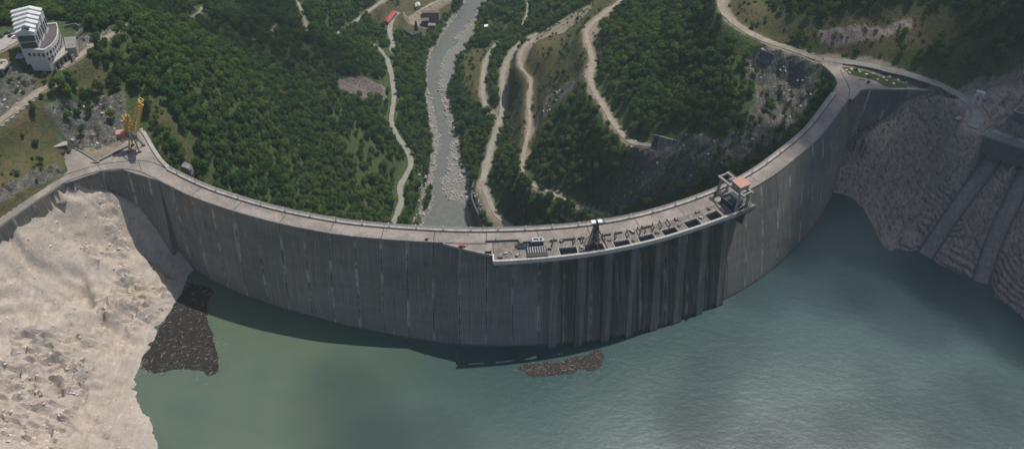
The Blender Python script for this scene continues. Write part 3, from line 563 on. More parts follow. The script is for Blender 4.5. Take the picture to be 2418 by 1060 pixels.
# ================================================================== THE DAM
def dam_mat(name, stain):
    m = NT(name); uv = m.n('ShaderNodeUVMap', uv_map='wall').outputs[0]; s3 = m.n('ShaderNodeSeparateXYZ', {0: uv}).outputs; S, Zv = s3[0], s3[1]
    big = m.noise(m.map(uv, (.02, .045, 1)), 1.0, 5, .6); vst = m.noise(m.map(uv, (.55, .018, 1)), 1.0, 5, .65); vs2 = m.noise(m.map(uv, (1.7, .05, 1)), 1.0, 3, .6)
    hl = m.noise(m.map(uv, (.01, .9, 1)), 1.0, 3, .6); fine = m.noise(m.map(uv, (1, 1, 1)), 1.3, 5, .7)
    base = m.mix(m.ramp(big, .32, .68), (.112, .120, .108), (.185, .182, .160))
    low = m.ramp(m.math('ADD', Zv, m.math('MULTIPLY', vst, 30.0)), 8.0, -45.0)
    base = m.mix(m.math('MULTIPLY', low, .55), base, (.245, .238, .212))
    base = m.mix(m.math('MULTIPLY', m.ramp(vst, .5, .72), .55), base, (.075, .082, .074))
    base = m.mix(m.math('MULTIPLY', m.ramp(vs2, .52, .70), .5), base, (.37, .35, .31))
    base = m.mix(m.math('MULTIPLY', m.ramp(hl, .58, .70), .28), base, (.10, .107, .098))
    bi = m.math('FLOOR', m.math('DIVIDE', S, 15.0)); li_ = m.math('FLOOR', m.math('DIVIDE', Zv, 3.0))
    wn1 = m.n('ShaderNodeTexWhiteNoise', {'W': bi}, noise_dimensions='1D').outputs[0]; wn2 = m.n('ShaderNodeTexWhiteNoise', {'W': m.math('ADD', m.math('MULTIPLY', bi, 37.0), li_)}, noise_dimensions='1D').outputs[0]
    tone = m.math('ADD', .78, m.math('ADD', m.math('MULTIPLY', wn1, .22), m.math('MULTIPLY', wn2, .12)))
    base = m.mix(1.0, base, m.n('ShaderNodeCombineXYZ', {0: tone, 1: tone, 2: tone}).outputs[0], 'MULTIPLY')
    lz = m.math('ABSOLUTE', m.math('SUBTRACT', m.math('FRACT', m.math('DIVIDE', Zv, 3.0)), .5)); base = m.mix(m.math('MULTIPLY', m.math('MULTIPLY', m.ramp(lz, .455, .49), m.ramp(m.noise(m.map(uv, (.07, .3, 1)), 1.0, 3), .4, .6)), .45), base, (.05, .055, .05))
    drip = m.math('MULTIPLY', m.ramp(m.noise(m.map(uv, (.9, .028, 1)), 1.0, 4, .7), .56, .70), m.ramp(m.noise(m.map(uv, (.05, .02, 1)), 1.0, 3), .38, .62)); base = m.mix(m.math('MULTIPLY', drip, .8), base, (.42, .385, .335))
    rust = m.noise(m.map(uv, (.06, .03, 1)), 1.0, 4, .6, 1.0)
    base = m.mix(m.math('MULTIPLY', m.ramp(rust, .50, .70), .55), base, (.215, .165, .125))
    # lime bloom and seepage along the vertical joints, short lime marks along pour lines
    fj = m.math('ABSOLUTE', m.math('SUBTRACT', m.math('FRACT', m.math('ADD', m.math('DIVIDE', S, 15.0), .5)), .5))
    wob = m.math('MULTIPLY', m.math('SUBTRACT', m.noise(m.map(uv, (.3, .12, 1)), 1.0, 3), .5), .06)
    jm = m.ramp(m.math('ADD', fj, wob), .075, .012)
    run = m.ramp(m.noise(m.map(uv, (.067, .05, 1)), 1.0, 4, .7), .45, .6)
    base = m.mix(m.math('MULTIPLY', m.math('MULTIPLY', jm, run), .85), base, (.50, .48, .44))
    jd = m.ramp(fj, .013, .007); base = m.mix(m.math('MULTIPLY', jd, m.math('SUBTRACT', .85, m.math('MULTIPLY', run, .75))), base, (.03, .033, .033))
    lime = m.math('MULTIPLY', m.ramp(m.noise(m.map(uv, (.16, 1.6, 1)), 1.0, 2, .5), .70, .76), m.ramp(big, .4, .55))
    base = m.mix(m.math('MULTIPLY', lime, .7), base, (.46, .44, .41))
    if stain:
        b1 = m.noise(m.map(uv, (.34, .008, 1)), 1.0, 3, .6); b2 = m.noise(m.map(uv, (1.1, .01, 1)), 1.0, 3, .6)
        base = m.mix(m.math('MULTIPLY', m.ramp(b1, .44, .60), .85), base, (.105, .088, .074)); base = m.mix(m.math('MULTIPLY', m.ramp(b2, .55, .7), .7), base, (.058, .056, .052))
        base = m.mix(m.math('MULTIPLY', m.ramp(b1, .42, .3), .45), base, (.22, .235, .21))
    base = m.mix(m.math('MULTIPLY', m.ramp(fine, .55, .8), .3), base, (.06, .06, .06))
    wet = m.ramp(Zv, ZW + 2.2, ZW + .6); base = m.mix(m.math('MULTIPLY', wet, .6), base, (.04, .045, .042))
    m.surf(base, .9, .15, normal=m.bump(m.math('ADD', fine, hl), .35, .3)); M[name] = m.mat
dam_mat('dam_face', False); dam_mat('intake_face', True)
m = NT('deck'); ps = m.pos(); a = m.noise(ps, .06, 5, .6); b = m.noise(ps, .5, 5, .7); c = m.noise(ps, 2.2, 4, .6)
base = m.mix(m.ramp(a, .38, .62), (.215, .19, .17), (.33, .285, .25)); base = m.mix(m.math('MULTIPLY', m.ramp(b, .48, .68), .65), base, (.15, .135, .12)); base = m.mix(m.math('MULTIPLY', m.ramp(c, .54, .72), .6), base, (.42, .38, .34))
m.surf(base, .92, .12, normal=m.bump(c, .4, .1)); M['deck'] = m.mat
dam = thing('arch_dam', SN(250, 6, 0), 'huge curved concrete arch dam with road on its crest across the valley', 'dam')
def wall_block(st, mat_, zl, back=12.0, name='concrete_block'):
    """st: stations (edge xy, outward xy, s, fn(z) -> offset); one pour of concrete between two joints"""
    vs, uvs, fs = [], [], []; nz = len(zl); ns = len(st)
    for c, nn, s, fn in st:
        for z in zl: o_ = fn(z); vs.append((c[0] + nn[0] * o_, c[1] + nn[1] * o_, z)); uvs.append((s, z))
    for c, nn, s, fn in st:
        for o_, z in ((-back, zl[0]), (-back * 1.5, zl[-1])): vs.append((c[0] + nn[0] * o_, c[1] + nn[1] * o_, z)); uvs.append((s, z))
    b0 = ns * nz
    for i in range(ns - 1):
        for j in range(nz - 1): fs.append((i * nz + j, i * nz + j + 1, (i + 1) * nz + j + 1, (i + 1) * nz + j))
        fs.append((i * nz, (i + 1) * nz, b0 + 2 * (i + 1), b0 + 2 * i)); fs.append((b0 + 2 * i, b0 + 2 * i + 2, b0 + 2 * i + 3, b0 + 2 * i + 1))
    fs.append(tuple([b0] + [b0 + 1] + list(range(nz - 1, -1, -1)))); e = (ns - 1) * nz; fs.append(tuple([b0 + 2 * (ns - 1)] + list(range(e, e + nz)) + [b0 + 2 * (ns - 1) + 1]))
    me = bpy.data.meshes.new(name); me.from_pydata(vs, [], fs); me.materials.append(mat_)
    ul = me.uv_layers.new(name='wall'); li = np.zeros(len(me.loops), np.int32); me.loops.foreach_get('vertex_index', li)
    ul.data.foreach_set('uv', np.array(uvs, np.float32)[li].ravel())
    bm = bmesh.new(); bm.from_mesh(me); bmesh.ops.recalc_face_normals(bm, faces=bm.faces[:]); bm.to_mesh(me); bm.free()
    o = bpy.data.objects.new(name, me); col.objects.link(o); o.parent = dam; o.matrix_parent_inverse = dam.matrix_world.inverted(); return o
ZL = [-.35, -4, -9, -16, -24, -33, -43, -54, -66, -80, -120, -150]
def arch_station(s):
    p = SN(s, 12); q = SN(s, 13); return ((p.x, p.y), (q.x - p.x, q.y - p.y), s, lambda z, s=s: face_n(s, z) - 12.0)
edges = list(range(0, 511, 15)) + [SL + 3]
for a, b in zip(edges[:-1], edges[1:]):
    mt = M['intake_face'] if 249 <= a < 352 else M['dam_face']
    wall_block([arch_station(s) for s in np.linspace(a + .12, b - .12, 5)], mt, ZL)
def pl_stations(pl, a, b, s0, side, bat, n=4):
    L = np.r_[0, np.cumsum(np.linalg.norm(np.diff(pl, axis=0), axis=1))]; out = []
    for s in np.linspace(a, b, n):
        c = np.array([np.interp(s, L, pl[:, k]) for k in (0, 1)]); d = np.array([np.interp(s + 1, L, pl[:, k]) for k in (0, 1)]) - np.array([np.interp(s - 1, L, pl[:, k]) for k in (0, 1)])
        d /= np.linalg.norm(d); out.append((c, np.array([d[1], -d[0]]) * side, s0 + s, lambda z: -z * bat))
    return out
LL = np.linalg.norm(np.diff(UPL, axis=0), axis=1).sum(); LR = np.linalg.norm(np.diff(RWL, axis=0), axis=1).sum()
nb = int(LL // 14); ed = np.linspace(0, LL + 1, nb + 1)
for a, b in zip(ed[:-1], ed[1:]): wall_block(pl_stations(UPL, a + .1, b - .1, 600, 1, .10), M['dam_face'], [-.35, -3, -7, -14, -24, -40, -60, -75], 7.0)
nb = int(LR // 11); ed = np.linspace(0, LR, nb + 1)
for a, b in zip(ed[:-1], ed[1:]): wall_block(pl_stations(RWL, a + .06, b - .06, 800.5, 1, .07), M['dam_face'], [-.35, -3, -7, -14, -24, -40, -60, -75], 4.0)

def strip(mb, sa, sb, n0, n1, z0, z1, step=5.0, m=0):      # curved slab following the crest
    k = max(1, int(round((sb - sa) / step)))
    f = lambda v, s: v(s) if callable(v) else v
    for i in range(k):
        a = sa + (sb - sa) * i / k; b = sa + (sb - sa) * (i + 1) / k
        q = [(a, f(n1, a)), (b, f(n1, b)), (b, f(n0, b)), (a, f(n0, a))]
        mb.hexa([SN(s, n, z0) for s, n in q], [SN(s, n, z1) for s, n in q], m)
def dpart(name, mat_, fn, smooth=False):
    mb = MB(); fn(mb); return mb.build(name, mat_, dam, smooth)
for a in range(0, SL, 30):
    b = min(a + 30, SL + 2)
    dpart('road_slab', M['deck'], lambda mb: strip(mb, a + .22, b - .22, 3.02, 11.4, -.34, 0.0))
    dpart('joint_strip', M['steel_dark'], lambda mb: strip(mb, b - .25, b + .25, 3.05, 11.2, -.3, -.03, .5))
    if not (186 <= a < 350): dpart('kerb', M['concrete_grey'], lambda mb: strip(mb, a + .1, b - .1, 11.42, 12.25, -.34, .55))
    dpart('walkway_slab', M['concrete_pale'], lambda mb: strip(mb, a + .08, b - .08, .15, 2.45, -.34, .95))
    dpart('step_shade_strip', M['steel_dark'], lambda mb: strip(mb, a + .02, b - .02, 2.47, 3.0, -.34, -.16))  # dark strip standing in for the shadow line of the walkway step
    def rail(mb):
        for n_, z_ in ((.3, 1.55), (.3, 2.1)): strip(mb, a, b, n_ - .09, n_ + .09, z_ - .09, z_ + .09, 5)
        for s in np.arange(a + 1, b, 3.0): mb.beam(SN(s, .3, .9), SN(s, .3, 2.1), .14)
    dpart('railing', M['rail_grey'], rail)
    dpart('outer_ledge', M['concrete_grey'], lambda mb: strip(mb, a + .08, b - .08, -1.3, .13, -.9, .1))
# terraces at both ends
dpart('left_terrace_slab', M['deck'], lambda mb: mb.prism([tuple(p) for p in TERR_L], -1.0, -.02)).name = 'terrace_slab'
APR = [P(u, v)[:2] for u, v in [(1966, 222), (1977, 200), (1968, 180), (1940, 152), (1948, 136), (1990, 142), (1988, 160), (2004, 176), (2070, 192), (2092, 207), (2192, 212), (2036, 212), (2013, 236)]]
dpart('terrace_slab', M['deck'], lambda mb: mb.prism([tuple(p) for p in APR], -1.0, -.02))
def wall_along(mb, px, w, z0, z1, lev=0.0):
    q = resample([P(u, v, lev) for u, v in px], 3.0)
    for p_, q_ in zip(q[:-1], q[1:]):
        d = (q_ - p_); d /= np.linalg.norm(d); e = np.array([-d[1], d[0]]) * w / 2; d = d * .02
        mb.hexa([(p_[0] - e[0], p_[1] - e[1], z0), (q_[0] - e[0], q_[1] - e[1], z0), (q_[0] + e[0], q_[1] + e[1], z0), (p_[0] + e[0], p_[1] + e[1], z0)],
                [(p_[0] - e[0], p_[1] - e[1], z1), (q_[0] - e[0], q_[1] - e[1], z1), (q_[0] + e[0], q_[1] + e[1], z1), (p_[0] + e[0], p_[1] + e[1], z1)])
dpart('walkway_slab', M['concrete_pale'], lambda mb: wall_along(mb, [(334, 306), (346, 324), (360, 349), (380, 379), (399, 398)], 2.4, -1.5, .95))
dpart('kerb', M['concrete_dark'], lambda mb: wall_along(mb, [(139, 423), (163, 410), (231, 390), (289, 382), (326, 379), (363, 385), (404, 404)], .5, -.3, .16))
dpart('kerb', M['concrete_grey'], lambda mb: wall_along(mb, [(-150, 624), (0, 533), (88, 473), (149, 433), (195, 415), (238, 404), (289, 399), (330, 405), (374, 425)], .8, -.4, .5))
dpart('kerb', M['concrete_pale'], lambda mb: wall_along(mb, [(2013, 235), (2023, 220), (2035, 213), (2060, 211), (2120, 212), (2192, 213)], .9, -.4, .7))
dpart('kerb', M['concrete_grey'], lambda mb: wall_along(mb, [(1967, 221), (1977, 200), (1969, 181), (1946, 158)], 1.0, -.6, 1.0))
dpart('kerb', M['concrete_dark'], lambda mb: wall_along(mb, [(2004, 228), (2006, 214), (2000, 195), (1990, 178), (1984, 164)], .4, -.3, .2))
dpart('road_joint', M['steel_dark'], lambda mb: wall_along(mb, [(231, 390), (240, 404)], .35, -.2, .0))
dpart('road_joint', M['steel_dark'], lambda mb: wall_along(mb, [(326, 379), (334, 404)], .35, -.2, .0))
# downstream wall under the right terrace
RDW = resample([P(u, v)[:2] for u, v in [(1945, 158), (1968, 180), (1976, 200), (1966, 222)]], 2.0)
LD = np.linalg.norm(np.diff(RDW, axis=0), axis=1).sum()
for a, b in ((0, LD * .33), (LD * .33, LD * .66), (LD * .66, LD)): wall_block(pl_stations(RDW, a + .05, b - .05, 900, 1, .06), M['dam_face'], [-.35, -4, -10, -20, -40, -60], 5.0)

# intake platform
NF_S = [213.5, 235, 256, 292, 323, 345, 372]; NF_N = [27.4, 26.6, 25.8, 24.4, 23.8, 24.0, 25.2]
nf = lambda s: float(np.interp(s, NF_S, NF_N))
HOLES = [(250, 260.2, 18.0), (265.2, 275.2, 18.0), (280, 290, 18.2), (294.6, 304.6, 17.8), (309.3, 319.3, 17.2), (324.6, 334.8, 16.0), (339.8, 349.8, 15.8), (356, 366, 13.5)]
simple('deck_brown', (.165, .14, .12), .92, .35, .22, dirt=(.33, .30, .265), dirt_amt=.75); simple('deck_worn', (.215, .19, .165), .92, .35, .3, dirt=(.09, .08, .07), dirt_amt=.7); simple('edge_concrete', (.50, .475, .44), .85, .15, .4, dirt=(.28, .25, .22), dirt_amt=.4)
dpart('apron_slab', M['deck'], lambda mb: strip(mb, 185.5, 213.2, 11.45, lambda s: 12.2 + (s - 185.5) / 27.7 * 9.6, -.9, 0.0, 3))
dpart('kerb', M['concrete_pale'], lambda mb: strip(mb, 185.5, 213.2, lambda s: 12.2 + (s - 185.5) / 27.7 * 9.6, lambda s: 12.8 + (s - 185.5) / 27.7 * 9.6, -.9, .5, 3))
cuts = [213.5, 228, 243, 250]
for h in HOLES: cuts += [h[0], h[1]]
cuts += [372]
for i, (a, b) in enumerate(zip(cuts[:-1], cuts[1:])):
    hole = [h for h in HOLES if abs(h[0] - a) < .01]
    n1 = (lambda s: hole[0][2]) if hole else (lambda s: nf(s) - 1.5)
    mt = M['deck_brown'] if (a >= 304 or i % 3 == 0) else M['deck_worn']
    dpart('deck_slab', mt, lambda mb: strip(mb, a + .06, b - .06, 11.45, n1, -1.2, 0.01, 4))
    if hole:
        h = hole[0]; e = lambda s: nf(s) - 1.5
        def rim(mb):
            strip(mb, a, b, h[2], h[2] + .5, -1.2, .35, 5); strip(mb, a, a + .5, h[2] + .5, e, -1.2, .35, 1); strip(mb, b - .5, b, h[2] + .5, e, -1.2, .35, 1)
        dpart('hatch_rim', M['concrete_pale'], rim)
        def shaft(mb):
            strip(mb, a, b, h[2] - .5, h[2], -14, -1.2, 5); strip(mb, a - .4, a, h[2], e, -14, -1.2, 1); strip(mb, b, b + .4, h[2], e, -14, -1.2, 1)
        dpart('hatch_shaft', M['concrete_dark'], shaft)
for a in np.arange(213.5, 372, 14.41):
    b = min(a + 14.41, 372)
    dpart('edge_beam', M['edge_concrete'] if a < 352 else M['concrete_grey'], lambda mb: strip(mb, a + .05, b - .05, lambda s: nf(s) - 1.48, nf, -2.4, .5, 4))
    def er(mb):
        strip(mb, a, b, lambda s: nf(s) - .35, lambda s: nf(s) - .2, 1.35, 1.5, 5)
        for s in np.arange(a + 1, b, 2.4): mb.beam(SN(s, nf(s) - .28, .5), SN(s, nf(s) - .28, 1.5), .12)
    dpart('edge_railing', M['white_paint'] if a < 352 else M['steel_grey'], er)
dpart('edge_beam', M['white_paint'], lambda mb: strip(mb, 212.9, 213.7, lambda s: 21.4, lambda s: 27.4, -1.4, .9, 1))
def pier(sa, sb, zb, prot, name='pier', mt='intake_face', top=-1.25):
    mb = MB(); zl = [top] + [z for z in (-6, -14, -24, -36, -50, -64, -80) if top > z >= zb]
    if zl[-1] != zb: zl.append(zb)
    vs = []
    for z in zl:
        for s in (sa, sb):
            lin = (nf(s) - 1.55) * (1 + z / 70) + (face_n(s, -70) + 2.6) * (-z / 70); o_ = (lin if name == 'pier' else face_n(s, z) + prot) if zb < -60 else (max(nf(s) - 1.55, face_n(s, z) + .2) if z > zb + .1 else face_n(s, z) - .5)
            vs.append(SN(s, o_, z)); vs.append(SN(s, face_n(s, z) - 2.0, z))
    fs = []
    for j in range(len(zl) - 1):
        a = j * 4; fs += [(a, a + 2, a + 6, a + 4), (a + 1, a, a + 4, a + 5), (a + 2, a + 3, a + 7, a + 6)]
    fs += [(0, 1, 3, 2), tuple(4 * (len(zl) - 1) + k for k in (0, 2, 3, 1))]
    mb.add(vs, fs); o = mb.build(name, M[mt], dam)
    ul = o.data.uv_layers.new(name='wall'); li = np.zeros(len(o.data.loops), np.int32); o.data.loops.foreach_get('vertex_index', li)
    uvs = np.array([(sa if (k % 4) < 2 else sb, vs[k].z) for k in range(len(vs))], np.float32); ul.data.foreach_set('uv', uvs[li].ravel())
gaps = [(260.4, 265.0), (275.4, 279.8), (290.2, 294.4), (304.8, 309.1), (319.5, 324.4), (335, 339.6), (350, 355)]
for a, b in [(245.5, 249.8)] + gaps: pier(a, b, -80, 2.2)
for h in HOLES[:-1]:
    for k in (1 / 3, 2 / 3): c = h[0] + (h[1] - h[0]) * k; pier(c - .45, c + .45, -80, .9, 'rib', top=-6.5)
for c in (214.6, 222, 229.5, 236.5, 241.5): pier(c - 1.3, c + 1.3, -10, .4, 'bracket')
for c in (360, 367, 370.6): pier(c - 1.0, c + 1.0, -8, .4, 'bracket')

# ================================================================== VEGETATION
def leaf_mat(name, c0, c1, c2):
    m = NT(name); oi = m.n('ShaderNodeObjectInfo'); ps = m.pos()
    a = m.noise(oi.outputs['Location'], .012, 3, .6); r = oi.outputs['Random']
    base = m.mix(m.ramp(m.math('ADD', m.math('MULTIPLY', a, .9), m.math('MULTIPLY', r, .34)), .42, .82), c0, c1); base = m.mix(m.math('MULTIPLY', m.ramp(r, .72, 1.0), .55), base, c2)
    base = m.mix(m.math('MULTIPLY', m.noise(ps, 1.2, 2), .5), base, tuple(x * .75 for x in c0))
    d = m.n('ShaderNodeBsdfDiffuse', {'Color': base}); t = m.n('ShaderNodeBsdfTranslucent', {'Color': base}); x = m.n('ShaderNodeMixShader', {0: .45}); m.t.links.new(d.outputs[0], x.inputs[1]); m.t.links.new(t.outputs[0], x.inputs[2])
    m.t.links.new(x.outputs[0], m.out.inputs[0]); M[name] = m.mat
leaf_mat('leaf', (.056, .124, .040), (.152, .232, .044), (.21, .24, .06))
leaf_mat('leaf_dark', (.014, .034, .018), (.022, .045, .02), (.03, .05, .022))
def crown_mesh(name, seed, lobes, n, size, h, rad, mat_):
    rg = np.random.default_rng(seed); mb = MB(); L = []
    for k in range(lobes):
        a = rg.uniform(0, 6.283); rr = rad * .5 * math.sqrt(rg.uniform(0, 1)); z = h * rg.uniform(.38, .80)
        L.append((rr * math.cos(a), rr * math.sin(a), z, rad * rg.uniform(.42, .62) * (1.15 - .4 * abs(z / h - .55))))
    L.append((0, 0, h * .62, rad * .62))
    for i in range(n):
        x, y, z, r = L[rg.integers(len(L))]; d = rg.normal(size=3); d[2] += .25; d /= np.linalg.norm(d)
        p = np.array([x, y, z]) + d * np.array([1, 1, .85]) * r * rg.uniform(.72, 1.06)
        nn = d + rg.normal(size=3) * .45; nn /= np.linalg.norm(nn); t = np.cross(nn, rg.normal(size=3)); t /= np.linalg.norm(t); b = np.cross(nn, t); s = size * rg.uniform(.6, 1.25)
        mb.add([p - t * s, p - b * s * .62, p + t * s, p + b * s * .7 + nn * s * .2], [(0, 1, 2, 3)])
    return mb.mesh(name, mat_)
def trunk_mesh(name, seed, h, rad):
    rg = np.random.default_rng(seed); mb = MB(); r0 = .05 * h ** .8 * .55
    pts = [Vector((0, 0, -1.2)), Vector((.05, 0, h * .25)), Vector((.12, .06, h * .5)), Vector((.1, .1, h * .78))]
    for i in range(3): mb.tube(pts[i], pts[i + 1], r0 * (1 - .28 * i), 6, r0 * (1 - .28 * (i + 1)))
    for k in range(5):
        a = k * 1.3 + rg.uniform(0, .6); z = h * rg.uniform(.28, .6); mb.tube((.08, .04, z), (math.cos(a) * rad * .6, math.sin(a) * rad * .6, z + h * .2), r0 * .4, 5, r0 * .12)
    return mb.mesh(name, M['bark'])
SPEC = [(7.2, 2.9), (8.4, 3.3), (6.2, 2.5), (5.2, 2.9), (9.2, 3.0)]
CROWNS = [crown_mesh('crown', 100 + i, 6 + i % 3, 300, .60, h, r, M['leaf']) for i, (h, r) in enumerate(SPEC)]
TRUNKS = [trunk_mesh('trunk', 200 + i, h, r) for i, (h, r) in enumerate(SPEC)]
BUSH = [crown_mesh('bush', 300 + i, 4, 90, .42, 2.2 + .5 * i, 1.5 + .3 * i, M['leaf']) for i in range(2)]
def instancer(name, pts, scl, rot, pick, meshes, label, cat):
    """one uncountable mass: points that carry alike small meshes"""
    coll = bpy.data.collections.new(name + '_kinds')
    for i, mm in enumerate(meshes):
        ob = bpy.data.objects.new('%s_kind_%02d' % (name, i), mm if not isinstance(mm, tuple) else mm[0]); coll.objects.link(ob)
    me = bpy.data.meshes.new(name); me.from_pydata([tuple(p) for p in pts], [], [])
    for nm, typ, dat in (('scl', 'FLOAT_VECTOR', np.asarray(scl, np.float32)), ('rot', 'FLOAT_VECTOR', np.asarray(rot, np.float32))):
        at = me.attributes.new(nm, typ, 'POINT'); at.data.foreach_set('vector', dat.ravel())
    at = me.attributes.new('pick', 'INT', 'POINT'); at.data.foreach_set('value', np.asarray(pick, np.int32))
    ob = bpy.data.objects.new(name, me); col.objects.link(ob)
    ng = bpy.data.node_groups.new(name, 'GeometryNodeTree'); ng.interface.new_socket('Geometry', in_out='INPUT', socket_type='NodeSocketGeometry'); ng.interface.new_socket('Geometry', in_out='OUTPUT', socket_type='NodeSocketGeometry')
    N = ng.nodes.new; gi = N('NodeGroupInput'); go = N('NodeGroupOutput'); ip = N('GeometryNodeInstanceOnPoints'); ci = N('GeometryNodeCollectionInfo'); ci.inputs['Collection'].default_value = coll
    ci.inputs['Separate Children'].default_value = True; ci.inputs['Reset Children'].default_value = True; ip.inputs['Pick Instance'].default_value = True
    def na(n_, t_):
        k = N('GeometryNodeInputNamedAttribute'); k.data_type = t_; k.inputs['Name'].default_value = n_; return k.outputs['Attribute']
    lk = ng.links.new; lk(gi.outputs[0], ip.inputs['Points']); lk(ci.outputs[0], ip.inputs['Instance']); lk(na('pick', 'INT'), ip.inputs['Instance Index']); lk(na('scl', 'FLOAT_VECTOR'), ip.inputs['Scale'])
    er = N('FunctionNodeEulerToRotation'); lk(na('rot', 'FLOAT_VECTOR'), er.inputs[0]); lk(er.outputs[0], ip.inputs['Rotation']); lk(ip.outputs[0], go.inputs[0])
    md = ob.modifiers.new('scatter', 'NODES'); md.node_group = ng
    return tag(ob, label, cat, kind='stuff')
def joined(a, b):
    me = a.copy(); bm = bmesh.new(); bm.from_mesh(a); n0 = len(bm.faces); bm.from_mesh(b)
    me2 = bpy.data.meshes.new('tree'); bm.faces.ensure_lookup_table()
    for f in bm.faces[n0:]: f.material_index = 1
    bm.to_mesh(me2); bm.free(); me2.materials.append(a.materials[0]); me2.materials.append(b.materials[0]); return me2
# buildings and other footprints kept free of trees: photo polygons on the ground
NOTREE = [[(25, 62), (140, 46), (205, 76), (190, 160), (110, 175), (60, 150), (0, 145), (-40, 150), (-40, 72)],
          [(900, 15), (960, 25), (1050, 15), (1050, 50), (1000, 95), (940, 85), (935, 40), (905, 60)], [(965, 0), (1010, 0), (1010, 25), (965, 25)],
          [(1140, 55), (1165, 52), (1165, 70), (1140, 72)], [(975, 500), (1000, 495), (1000, 530), (965, 530)], [(2280, 190), (2340, 190), (2440, 230), (2440, 400), (2300, 330)], [(1740, 80), (1850, 110), (1850, 150), (1745, 130)], [(1540, 290), (1700, 330), (1690, 370), (1540, 350)],
          [(88, 240), (110, 240), (170, 345), (165, 365), (120, 350)], [(280, 190), (345, 215), (352, 320), (290, 350)], [(425, 380), (455, 380), (455, 415), (425, 415)], [(800, 180), (915, 190), (915, 240), (800, 225)]]
gx = np.arange(-640, 660, 4.5); gy = np.arange(395, 1160, 4.5); tx, ty = np.meshgrid(gx, gy); tx = tx.ravel() + RNG.uniform(-2.0, 2.0, tx.size); ty = ty.ravel() + RNG.uniform(-2.0, 2.0, ty.size)
tz = ground(tx, ty); tu, tv, td = proj(np.stack([tx, ty, tz], 1))
ok = (tu > -160) & (tu < 2580) & (tv > -190) & (tv < 640) & (ty > np.interp(tx, BAR[:, 0], BAR[:, 1]) + 3) & (tz > ZR + 2.2)
dens = np.ones(tx.size)
for k, d_ in (('grass', .10), ('grey', .14), ('pink', .02), ('dirt', 0), ('green', 0), ('strata', .0), ('pale', 0)): z_ = zone(k, tx, ty); dens = dens * (1 - z_) + d_ * z_ * dens
open_ = fbm(tx, ty, 70, 3, 91) + .45 * fbm(tx, ty, 16, 3, 92)
dens *= np.where(open_ > .34, .35, 1.0)
right_up = (tu > 1700) & (tv < 330); dens = np.where(right_up, dens * .7, dens); rs = (zone('grey', tx, ty) > .3) & (tu > 1300); dens = np.where(rs, np.maximum(dens, .45 * sstep(-.15, .3, fbm(tx, ty, 24, 3, 93))), dens)
ok &= RNG.uniform(size=tx.size) < dens
for n, w, pl, mk in ROADW: ok &= (polydist(tx, ty, pl)[0] > w / 2 + 2.2) & (polydist(tx, ty + 3.5, pl)[0] > w / 2 + (1.0 if w > 5 else -.8)) & ((polydist(tx, ty + 6.5, pl)[0] > w / 2 - .5) | (w < 5) | (RNG.uniform(size=tx.size) < .25))
d, hw = polydist(tx, ty, RIV); ok &= d > hw + 1.0
for g in (GBAR, GBAR2, GBAR3): ok &= ~(inpoly(tx, ty, g) | inpoly(tx, ty + 4, g))
for g in (TERR_L, TERR_R): ok &= ~(inpoly(tx, ty, g) | inpoly(tx, ty + 3, g) | inpoly(tx - 3, ty, g) | inpoly(tx + 3, ty, g))
for q in NOTREE: ok &= ~inpoly(tu, tv, q)
cs = np.array([sn_of(x, y) for x, y in zip(tx, ty)]) if False else None
dd = np.full(tx.size, 99.0); cand = np.nonzero(ok & (np.abs(tx) < 260) & (ty < 600))[0]
for a in range(0, len(cand), 4000):
    ii = cand[a:a + 4000]; D2 = (tx[ii, None] - CRV[None, :, 0]) ** 2 + (ty[ii, None] - CRV[None, :, 1]) ** 2; dd[ii] = np.sqrt(D2.min(1))
ok &= dd > 9.0
tx, ty, tz, tu, tv, td = [a[ok] for a in (tx, ty, tz, tu, tv, td)]
nt = len(tx)
shr = (zone('grass', tx, ty) + zone('grey', tx, ty)) > .4
size = (.85 + .75 * RNG.uniform(size=nt) ** 1.5 + .30 * fbm(tx, ty, 40, 3, 95)) * np.where(shr, .62, 1.0); size = np.clip(size, .4, 1.9)
pick = RNG.integers(0, 5, nt); rotz = RNG.uniform(0, 6.283, nt)
su, sv, _ = proj(np.stack([tx, ty, tz + 4], 1))
vis = (su > 10) & (su < 2405) & (sv > 10) & (sv < 520) & (sv < np.interp(su, [400, 650, 1000, 1400, 1700, 1940], [390, 480, 530, 515, 435, 240]) - 6)
order = np.argsort(np.where(vis, td / size, 1e9)); solo = order[:290]; rest = np.ones(nt, bool); rest[solo] = False
SCL = size[:, None] * np.stack([np.ones(nt), np.ones(nt), .92 + .2 * RNG.uniform(size=nt)], 1)
ROT = np.stack([RNG.normal(0, .05, nt), RNG.normal(0, .05, nt), rotz], 1)
instancer('forest', np.stack([tx, ty, tz - .2], 1)[rest], SCL[rest], ROT[rest], pick[rest], [joined(c, t) for c, t in zip(CROWNS, TRUNKS)], 'dense broadleaf forest covering the valley sides below the dam', 'forest')
LMARK = [(140, 170, 'on the slope right below the pillared terrace of the white station'), (60, 340, 'on the grassy slope left of the concrete stair'), (250, 110, 'along the viewpoint track on the ridge'), (320, 190, 'on the ridge slope just above the yellow crane'), (420, 190, 'on the ridge crown midway between station and pale cliff'), (420, 310, 'beside the grass strip right of the yellow crane'), (500, 400, 'right behind the left end of the dam walkway'), (600, 300, 'in the middle of the left forest slope'), (720, 440, 'above the walkway left of the valley road'), (860, 400, 'on the left slope close to the valley road'), (1500, 180, 'in the dense wood right of the looping middle track'), (1300, 400, 'on the slope below the looping middle track'), (1700, 300, 'on the rocky slope behind the gantry crane'), (1880, 220, 'beside the right end of the dam crest')]
